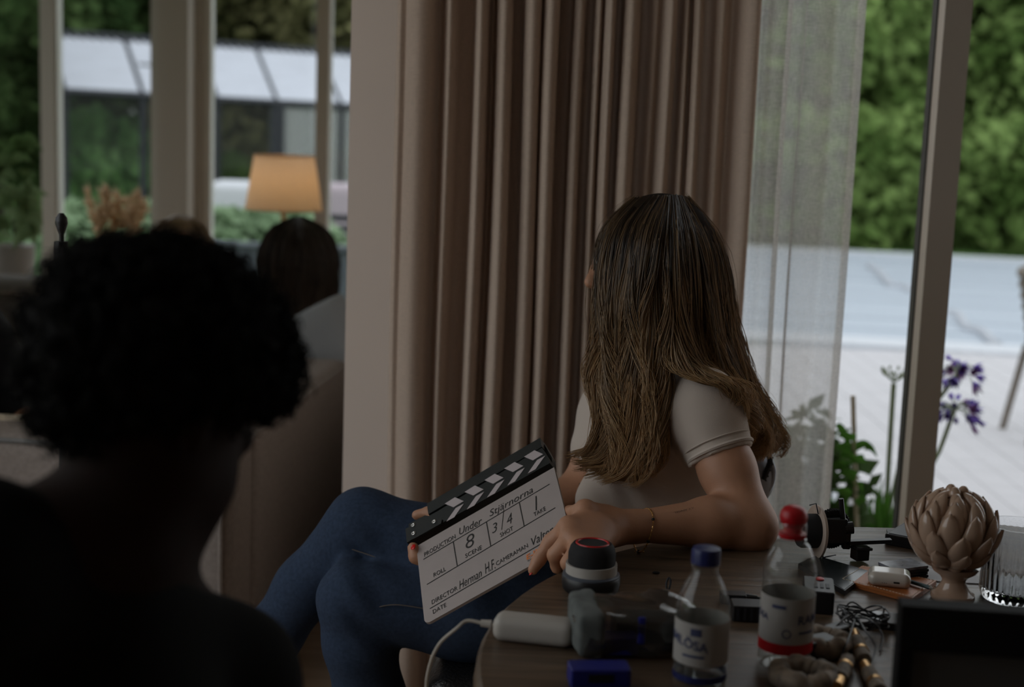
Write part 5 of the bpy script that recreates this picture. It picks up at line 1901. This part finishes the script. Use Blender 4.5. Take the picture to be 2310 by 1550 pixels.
# blue-capped
c = T(1577, 1530)
R_ = 63 * c[1] / FOC
bt = thing('water_bottle', c, 'plastic water bottle with dark blue cap and white label', 'bottle', 'water bottles on the table')
S = 318 * c[1] / FOC / .165
prof = [(.022, .001), (R_ * .93, 0), (R_, .006), (R_, .02), (R_ * .97, .024), (R_, .028), (R_, .085), (R_ * .98, .096), (R_ * .86, .111), (R_ * .66, .124), (.0155, .135), (.0148, .142), (.0165, .1425), (.0165, .144), (.0125, .1445), (.0125, .158)]
MB().lathe(c, [(r, h * S) for r, h in prof], 48).build('bottle_body', M['pet'], bt, smooth=True)
MB().lathe(c, [(.0150, .1455 * S), (.0172, .1465 * S), (.0172, .1615 * S), (.016, .165 * S), (.0145, .1655 * S)], 48, ripple=lambda t, h: .012 * math.cos(60 * t)).build('cap', M['bcap'], bt, smooth=True)
V, F_ = ringband(c, R_ + .0006, .026 * S, .079 * S)
lb = put('label', V, F_, M['label'], bt, True)
m = MB()
label_text(m, 'RAMLÖSA', c, R_ + .0011, .056 * S, .0115, -2.0, .16)
print_bar(m, c, R_ + .0011, .037 * S, .0030, -.85, .0)
print_bar(m, c, R_ + .0011, .064 * S, .0090, -.55, -.15)
m.build('lettering', M['lblblue'], lb)
MB().lathe(c, [(.002, .004), (R_ - .003, .004), (R_ - .002, .022 * S), (.001, .022 * S)], 40).build('water', M['water'], bt, smooth=True)
V, F_ = ringband(c, R_ + .0004, .004, .012)
put('blue_base_band', V, F_, M['bcap'], bt, True)

# red-capped with sports cap
c = T(1768, 1497)
R_ = 62 * c[1] / FOC
S = 375 * c[1] / FOC / .2
bt = thing('water_bottle', c, 'plastic water bottle with red sports cap and red-edged label', 'bottle', 'water bottles on the table')
prof = [(.022, .001), (R_ * .93, 0), (R_, .006), (R_, .108), (R_ * 1.01, .118), (R_ * .97, .132), (R_ * .8, .146), (.0205, .157), (.0165, .160), (.0175, .161), (.0175, .163), (.013, .1635), (.013, .17)]
MB().lathe(c, [(r, h * S) for r, h in prof], 48).build('bottle_body', M['pet'], bt, smooth=True)
MB().lathe(c, [(.0160, .1645 * S), (.0168, .166 * S), (.0168, .170 * S), (.015, .171 * S)], 40).build('cap_ring', M['rcap'], bt, smooth=True)
MB().lathe(c, [(.0172, .170 * S), (.0168, .180 * S), (.0150, .187 * S)], 40).build('clear_hood', M['pet'], bt, smooth=True)
MB().lathe(c, [(.0115, .1705 * S), (.0110, .1775 * S), (.0125, .179 * S), (.0155, .183 * S), (.0170, .189 * S), (.0162, .196 * S), (.0125, .2015 * S), (.007, .2043 * S), (.001, .205 * S)], 40).build('sports_cap', M['rcap'], bt, smooth=True)
V, F_ = ringband(c, R_ + .0006, .034 * S, .094 * S)
lb = put('label', V, F_, M['label'], bt, True)
V, F_ = ringband(c, R_ + .0008, .0225 * S, .036 * S)
put('red_label_edge', V, F_, M['rcap'], bt, True)
m = MB()
label_text(m, 'RAMLÖSA', c, R_ + .0012, .062 * S, .0115, .22, -.05)
label_text(m, 'LÖSA', c, R_ + .0012, .066 * S, .0085, -1.75, .1)
print_bar(m, c, R_ + .0012, .050 * S, .0030, .28, .95)
print_bar(m, c, R_ + .0012, .081 * S, .0045, -.78, -.25)
print_ring(m, c, R_ + .0012, .050 * S, .0058, -.18)
m.build('lettering', M['lblblue'], lb)

# ---- lens motor with white gear ring, handle and rod
c = T(1868, 1262)
fm = thing('follow_focus', c, 'black follow-focus unit with a white marking disc standing on the table', 'camera gear')
d_ = c[1]
axx = nrm([1, .18, -.03])
pc_ = P(1842, 1200, d_)
MB().lathe(P(1800, 1197, d_ - .01), [(.012, 0), (.0245, .002), (.0265, .006), (.0265, .030), (.022, .032)], 32, axx).build('hand_wheel', M['black_m'], fm, smooth=True)
M['ivory'] = pm('ivory_disc', (.42, .33, .27), .5)
MB().lathe(P(1838, 1200, d_), [(.0405, 0), (.042, .001), (.042, .0045), (.0395, .006)], 44, axx).build('marking_disc', M['ivory'], fm, smooth=True)
m = MB().tube(PP((1826, 1140, d_ - .01), (1841, 1136, d_ - .012), (1846, 1160, d_ - .012)), .0011, 5)
m.tube(PP((1853, 1225, d_ - .02), (1857, 1258, d_ - .02), (1842, 1263, d_ - .02), (1862, 1257, d_ - .02), (1885, 1252, d_ + .01)), .0011, 5)
m.build('wire_pointer', M['dark_metal'], fm)
MB().box(P(1880, 1193, d_ + .005), (.034, .03, .038), np.stack([axx, nrm(np.cross(ON, axx)), np.cross(axx, nrm(np.cross(ON, axx)))], 1), .003).build('gear_box', M['black'], fm)
MB().lathe(P(1873, 1190, d_ + .016), [(.030, 0), (.031, .002), (.031, .008), (.030, .010)], 96, nrm([.35, -1, .0]), ripple=lambda t, h: .03 * math.copysign(1, math.cos(48 * t))).build('gear', M['black_m'], fm)
MB().tube(PP((1903, 1184, d_), (1897, 1125, d_)), .0042, 8).build('lever', M['black'], fm)
MB().tube(PP((1905, 1192, d_), (1924, 1190, d_)), .0098, 16).build('end_knob', M['black'], fm)
MB().box(P(1909, 1216, d_), (.012, .012, .03), None, .002).build('bracket', M['black'], fm)
MB().box(P(1958, 1222, d_ + .0), (.072, .012, .006), rotx(0) @ roty(-.08), .001).build('rod_arm', M['black'], fm)
MB().box(P(1940, 1246, d_ - .004), (.022, .022, .022), rotz(.3), .002).build('clamp', M['black'], fm)
MB().box(P(1942, 1236, d_ - .004), (.028, .024, .004), rotz(.3), .001).build('clamp_plate', M['black'], fm)

# ---- black slab behind the artichoke
a_ = T(2066, 1232)
bs = thing('hard_drive', a_, 'black flat drive lying behind the ceramic artichoke', 'hard drive')
MB().box(a_ + [.02, .01, .009], (.11, .09, .018), rotz(-.6), .004).build('body', M['black'], bs)
MB().box(a_ + [.02, .01, .0185], (.10, .08, .001), rotz(-.6), .0005).build('top_plate', pm('grey_top', (.05, .055, .065), .35), bs)
MB().box(a_ + [-.005, .065, .003], (.05, .02, .004), rotz(-.2), .001).build('tab', M['black'], bs)

# ---- ceramic artichoke
c = T(2148, 1352)
ar = thing('artichoke_ornament', c, 'glazed beige ceramic artichoke on a footed base', 'ornament')
d_ = c[1]
hb = P(2150, 1198, d_)
Ra = 92 * d_ / FOC
h_ = hb[2] - TZ
MB().lathe(c, [(.029, 0), (.031, .004), (.030, .010), (.024, .013), (.021, .018), (.0165, .026), (.0165, .030), (.021, .036), (.030, .042), (.035, .05)], 40).build('foot', M['ceramic'], ar, smooth=True)
MB().ell(hb, (Ra * .93, Ra * .93, Ra * .96), n=28, m=18).build('core', M['ceramic'], ar, smooth=True)


def scale_petal(th, el, ln, wd, flare):
    """a pointed leaf scale lying on the globe, tip up and slightly out"""
    V, F = [], []
    n_, m_ = 8, 6
    for i in range(n_ + 1):
        s_ = i / n_
        e_ = el + (s_ - .5) * ln / Ra
        w_ = wd * (min(1, .62 + 1.3 * s_) * max(0, 1 - s_ ** 2.4) ** .75) + .0012
        for j in range(m_ + 1):
            q_ = j / m_ * 2 - 1
            th2 = th + q_ * w_ / (Ra * max(.25, math.cos(e_)))
            bul = .0075 * (1 - q_ * q_) * (math.sin(math.pi * min(.97, s_ * .85 + .1)))
            rr_ = Ra * .96 + bul + flare * s_ ** 2.2 - .004 * (1 - s_)
            V.append(hb + np.array([rr_ * math.cos(e_) * math.cos(th2), rr_ * math.cos(e_) * math.sin(th2), rr_ * math.sin(e_) * 1.02]))
    k = m_ + 1
    for i in range(n_):
        for j in range(m_):
            F.append((i * k + j, i * k + j + 1, (i + 1) * k + j + 1, (i + 1) * k + j))
    o = put('petal', V, np.array(F), M['ceramic'], ar, True)
    md = o.modifiers.new('thick', 'SOLIDIFY'); md.thickness = .004; md.offset = -1
    return o


rows = [(-1.05, 7, .030, .014, .002), (-.72, 9, .050, .0185, .010), (-.34, 10, .056, .0195, .014), (.05, 10, .056, .0190, .013), (.42, 9, .052, .0170, .010), (.76, 8, .046, .0145, .007), (1.06, 6, .038, .0115, .004)]
for i, (el, n_, ln, wd, fl) in enumerate(rows):
    for k in range(n_):
        scale_petal(6.2832 * (k + .5 * (i % 2)) / n_ + .23, el + .04 * math.sin(5 * k + i), ln, wd, fl)
for k in range(3):
    MB().ell(hb + [.010 * math.cos(2.1 * k), .010 * math.sin(2.1 * k), Ra * .95], (.009, .009, .013), n=10, m=8).build('bud_tip', M['ceramic'], ar, smooth=True)

# ---- tumbler
c = T(2285, 1350)
R_ = 76 * c[1] / FOC
H_ = 178 * c[1] / FOC
tg = thing('drinking_glass', c, 'ribbed clear drinking glass at the right edge of the table', 'glass')
M['crystal'] = pm('clear_glass', (.95, .96, .97), .02, trans=1.0, ior=1.45)
rip = lambda t, h: (.03 * math.cos(30 * t) if .008 < h < H_ * .78 else 0)
MB().lathe(c, [(R_ * .90, 0), (R_ * .97, .004), (R_, .012), (R_, H_ * .78), (R_ * .985, H_ * .80), (R_ * .99, H_), (R_ * .955, H_), (R_ * .95, H_ * .8), (R_ * .90, .02), (R_ * .80, .014), (.002, .013)], 240, ripple=rip).build('tumbler', M['crystal'], tg, smooth=True)

# ---- orange wallet with white earbud case
q0, q1, q2, q3 = T(1893, 1318), T(1945, 1288), T(2112, 1322), T(2058, 1362)
ow = thing('wallet', q0, 'orange leather wallet under the white earbud case', 'wallet')
M['orange'] = pm('orange_leather', (.40, .13, .035), .35, var=.1, vscale=60, bump=.1, bscale=300)
for k in range(2):
    MB().prism([q_ + [0, 0, .0005 + k * .0042] for q_ in (q0, q3, q2, q1)], ON, .0038).build('leather_flap', M['orange'], ow)
m = MB()
ed = [q0, q3, q2, q1]
for i in range(4):
    a_, b_ = ed[i], ed[(i + 1) % 4]
    for k in range(22):
        p0 = a_ + (b_ - a_) * (k + .15) / 22; p1 = a_ + (b_ - a_) * (k + .75) / 22
        cen_ = sum(ed) / 4
        ins = lambda q_: q_ + nrm(cen_ - q_) * .004 + ON * .0088
        m.tube([ins(p0), ins(p1)], .0005, 4)
m.build('stitching', M['cream'], ow)
c = T(2004, 1330) + [0, 0, .0085 + .0105]
eb = thing('earbud_case', c - [0, 0, .0105], 'white rounded earbud case lying on the orange wallet', 'earbud case')
dx = nrm(T(2060, 1338) - T(1950, 1326)); dy = np.cross(ON, dx); Me = np.stack([dx, dy, ON], 1)
g = Field(c - .05, c + .05, .0016)
g.rbox(c, (.0605, .0455, .0215), .0104, Me, 0)
M['ebw'] = pm('glossy_white', (.55, .50, .44), .16, coat=.5)
g.build('case', M['ebw'], eb)
MB().box(c - dy * .0224 + dx * .010 - ON * .001, (.0085, .001, .0026), Me).build('port', M['black'], eb)
MB().ell(c - dx * .0292 - dy * .004 + ON * .001, (.0012, .003, .0022), Me).build('lanyard_loop', M['dark_metal'], eb)
for k in range(3):
    MB().ell(c - dy * .0226 - dx * (.010 - .003 * k) - ON * .003, (.0006,) * 3, n=6, m=4).build('speaker_hole', M['dark_metal'], eb)

# ---- dark tablet, card stack, pen, papers
a_ = T(1875, 1300)
tbm = thing('tablet', a_, 'dark grey tablet lying between the red-capped bottle and the orange wallet', 'tablet')
qq = [T(1800, 1283), T(1840, 1264), T(1962, 1300), T(1905, 1345)]
MB().prism([q_ + [0, 0, .0005] for q_ in (qq[0], qq[3], qq[2], qq[1])], ON, .0075).build('body', M['black'], tbm)
cq = sum(qq) / 4
MB().prism([cq + (q_ - cq) * .95 + [0, 0, .008] for q_ in (qq[0], qq[3], qq[2], qq[1])], ON, .0006).build('screen', pm('screen_glass', (.018, .022, .024), .2), tbm)
cs = T(2035, 1306)
stk = thing('card_stack', cs, 'small stack of dark glossy memory-card cases beside the artichoke', 'card cases')
Mc = rotz(.42)
for k in range(5):
    MB().box(cs + [.001 * (k % 2), .0, .003 + .0046 * k], (.062, .040, .0040), Mc @ rotz(.03 * (-1) ** k), .001).build('card_case', M['black'] if k < 4 else pm('silver_sleeve', (.16, .17, .20), .18, var=.6, vscale=60), stk)
pn = thing('pen', T(2072, 1318), 'dark teal pen lying behind the earbud case', 'pen')
MB().tube([T(2045, 1309, .013), T(2098, 1326, .013)], .0032, 8).build('barrel', pm('teal_plastic', (.012, .045, .05), .4), pn)
MB().tube([T(2098, 1326, .013), T(2104, 1328, .013)], [.003, .0008], 8).build('tip', M['steel'], pn)
M['paper'] = pm('paper', (.5, .5, .52), .8)
pp_ = MB().prism([T(2055, 1292, .0006), T(2108, 1312, .0006), T(2212, 1318, .0006), T(2200, 1298, .0006), T(2080, 1282, .0006)], ON, .0012).build('paper_slip', M['paper'])
tag(pp_, 'white slip of paper under the artichoke foot', 'paper')

# ---- black box with red button
c = T(1850, 1368)
rk = thing('wireless_transmitter', c, 'black transmitter box with a red button right of the red-capped bottle', 'transmitter')
Mk = rotz(-.18)
MB().box(c + [-.004, .0, .016], (.042, .070, .032), Mk, .004).build('body', M['black'], rk)
MB().ell(c + Mk @ np.array([-.002, .022, .033]), (.0065, .0075, .0018), Mk).build('red_button', pm('red_button', (.45, .03, .03), .4), rk, smooth=True)
for k in range(3):
    MB().box(c + Mk @ np.array([-.008 + .008 * k, -.008, .0325]), (.005, .02, .001), Mk, .0004).build('key', M['dark_metal'], rk)

# ---- plugs behind the blue-capped bottle
c = T(1688, 1362)
ub_ = thing('usb_plug', c, 'black cable plug lying between the two bottles', 'plug')
Mu = rotz(-.03)
MB().box(c + [-.022, 0, .008], (.036, .022, .014), Mu, .003).build('housing', M['black'], ub_)
MB().tube([c + [-.004, 0, .008], c + [.012, 0, .008]], [.0065, .0045], 10).build('strain_relief', M['black'], ub_)
MB().tube(crom([c + [.010, 0, .008], c + [.03, .0, .006], c + [.055, -.02, .004], c + [.06, -.06, .003]], 14), .003, 8).build('cable', M['black'], ub_)
c = T(1690, 1395)
mc = thing('battery_block', c, 'black ribbed battery block under the plug between the bottles', 'battery')
MB().box(c + [0, 0, .011], (.05, .035, .022), Mu, .003).build('body', M['black'], mc)
for k in range(5):
    MB().box(c + [-.018 + .009 * k, -.0178, .011], (.004, .001, .016), Mu).build('rib', M['dark_metal'], mc)
c = T(1480, 1294)
tag(MB().ell(c + [0, 0, .0015], (.006, .003, .0018), n=10, m=6).build('crumb', M['black_m'], None, True), 'tiny black speck on the bare table', 'speck')
lpz = crom([T(1505, 1335), T(1503, 1318, .01), T(1508, 1304, .018), T(1513, 1312, .014), T(1508, 1335, .002)], 16)
tag(MB().tube(lpz, .0016, 6).build('pouch_tab', M['dark_metal'], None, True), 'small dark loop tab standing above the pouch', 'loop')

# ---- tangle of thin black cable
c = T(1930, 1420)
tg_ = thing('cable_tangle', c, 'tangle of thin black microphone cable in front of the wallet', 'cable')
pts_ = []
r_ = random.Random(4)
for k in range(70):
    a = k * .9
    R0 = .020 + .014 * r_.random()
    pts_.append(c + [.012 + R0 * math.cos(a) * 1.1, .006 + R0 * math.sin(a), .006 + .022 * r_.random()])
MB().tube(crom(pts_, 420), .0011, 6).build('coil', M['black'], tg_, smooth=True)
for k, ends in enumerate([((1905, 1395), (1865, 1440), (1850, 1485)), ((1950, 1420), (1975, 1460), (1962, 1500)), ((1915, 1440), (1900, 1480), (1918, 1515)), ((1965, 1400), (1990, 1430), (1985, 1470))]):
    MB().tube(crom([c + [0, 0, .02], T(*ends[0], .024), T(*ends[1], .012), T(*ends[2], .003)], 24), .0013, 6).build('loose_end', M['black'], tg_, smooth=True)
MB().box(T(1885, 1445) + ON * .012, (.030, .022, .016), rotz(.7), .004).build('clip', M['black'], tg_)
MB().box(T(1845, 1478) + ON * .012, (.045, .03, .022), rotz(.5), .005).build('pack', M['black'], tg_)

# ---- mottled beige rings, brass connectors
M['beige'] = pm('mottled_beige', (.20, .155, .115), .7, var=.5, vscale=70)
for (x, y, R0, lb) in ((1855, 1470, .026, 'mottled beige ring with dark centre, further of the two by the red bottle'), (1812, 1545, .030, 'mottled beige ring with dark centre at the bottom edge')):
    c = T(x, y)
    sr = thing('hair_scrunchie', c, lb, 'hair tie', 'beige rings on the table')
    ring_ = [c + [R0 * math.cos(a), R0 * math.sin(a), .012 + .002 * math.sin(5 * a)] for a in np.linspace(0, 6.2832, 41)[:-1]]
    MB().tube(ring_, .0125 + .0015 * np.sin(np.arange(40) * 1.9), 12, closed=True).build('ring', M['beige'], sr, smooth=True)
    MB().lathe(c, [(R0 - .010, .001), (R0 - .010, .008), (.001, .009)], 24).build('dark_disc', M['black_m'], sr)
for (x0_, y0_, x1_, y1_, lb) in ((1926, 1428, 1950, 1490, 'beige connector with brass end, upper one in the cable heap'), (1950, 1500, 1985, 1560, 'brown connector with brass end, lower one by the black monitor'),
                                 (1888, 1550, 1912, 1490, 'brown connector with brass end beside the beige rings')):
    a_, b_ = T(x0_, y0_, .011), T(x1_, y1_, .011)
    xc = thing('audio_connector', (a_ + b_) / 2 - [0, 0, .011], lb, 'connector', 'audio connectors')
    MB().tube([a_ * .7 + b_ * .3, b_], .0095, 12).build('barrel', M['beige'], xc, smooth=True)
    MB().tube([a_, a_ * .7 + b_ * .3], .007, 12).build('brass_end', M['gold'], xc, smooth=True)
    MB().tube([a_ * .32 + b_ * .68, a_ * .25 + b_ * .75], .0103, 12).build('brass_ring', M['gold'], xc, smooth=True)
c = T(2000, 1405)
hk = thing('smartphone', c, 'dark phone lying half hidden behind the black monitor', 'phone')
MB().box(c + [.01, -.01, .005], (.07, .05, .009), rotz(-.25), .003).build('body', M['black'], hk)
MB().box(c + [.01, -.01, .0098], (.064, .045, .0008), rotz(-.25), .0004).build('screen', pm('phone_screen', (.03, .035, .045), .15), hk)

# ---- black field monitor, bottom right
dmn = 1.42
mo = thing('field_monitor', (P(2200, 1700, dmn)[0], dmn, TZ), 'black field monitor with a dark grey screen in the bottom right corner', 'monitor')
xl = P(2022, 1450, dmn)[0]; xr = xl + .21
ztop = P(2030, 1356, dmn)[2]
tilt = rotz(-.10)
org = np.array([xl, dmn, TZ])
mw, mh = .21, ztop - TZ
cM = org + tilt @ np.array([mw / 2, 0, 0])
zf = P(2040, 1456, dmn)[2] - TZ
mt = [('frame', (mw / 2, 0, (zf + mh) / 2), (mw, .03, mh - zf)), ('frame', (.0075, 0, zf / 2 + .004), (.015, .03, zf - .008)), ('frame', (mw - .0075, 0, zf / 2 + .004), (.015, .03, zf - .008)), ('frame', (mw / 2, 0, .008), (mw - .03, .03, .008))]
M['mon'] = pm('matte_black_housing', (.0045, .0045, .005), .75, spec=.25)
for nm, c_, s_ in mt:
    MB().box(org + tilt @ np.array(c_), s_, tilt, .002).build(nm, M['mon'], mo)
MB().box(org + tilt @ np.array((mw / 2, .004, zf / 2 + .006)), (mw - .03, .012, zf - .012), tilt).build('screen', pm('grey_screen', (.085, .085, .087), .45, spec=.3), mo)
MB().box(org + tilt @ np.array((mw / 2, .006, .002)), (mw * .7, .07, .004), tilt).build('stand', M['mon'], mo)
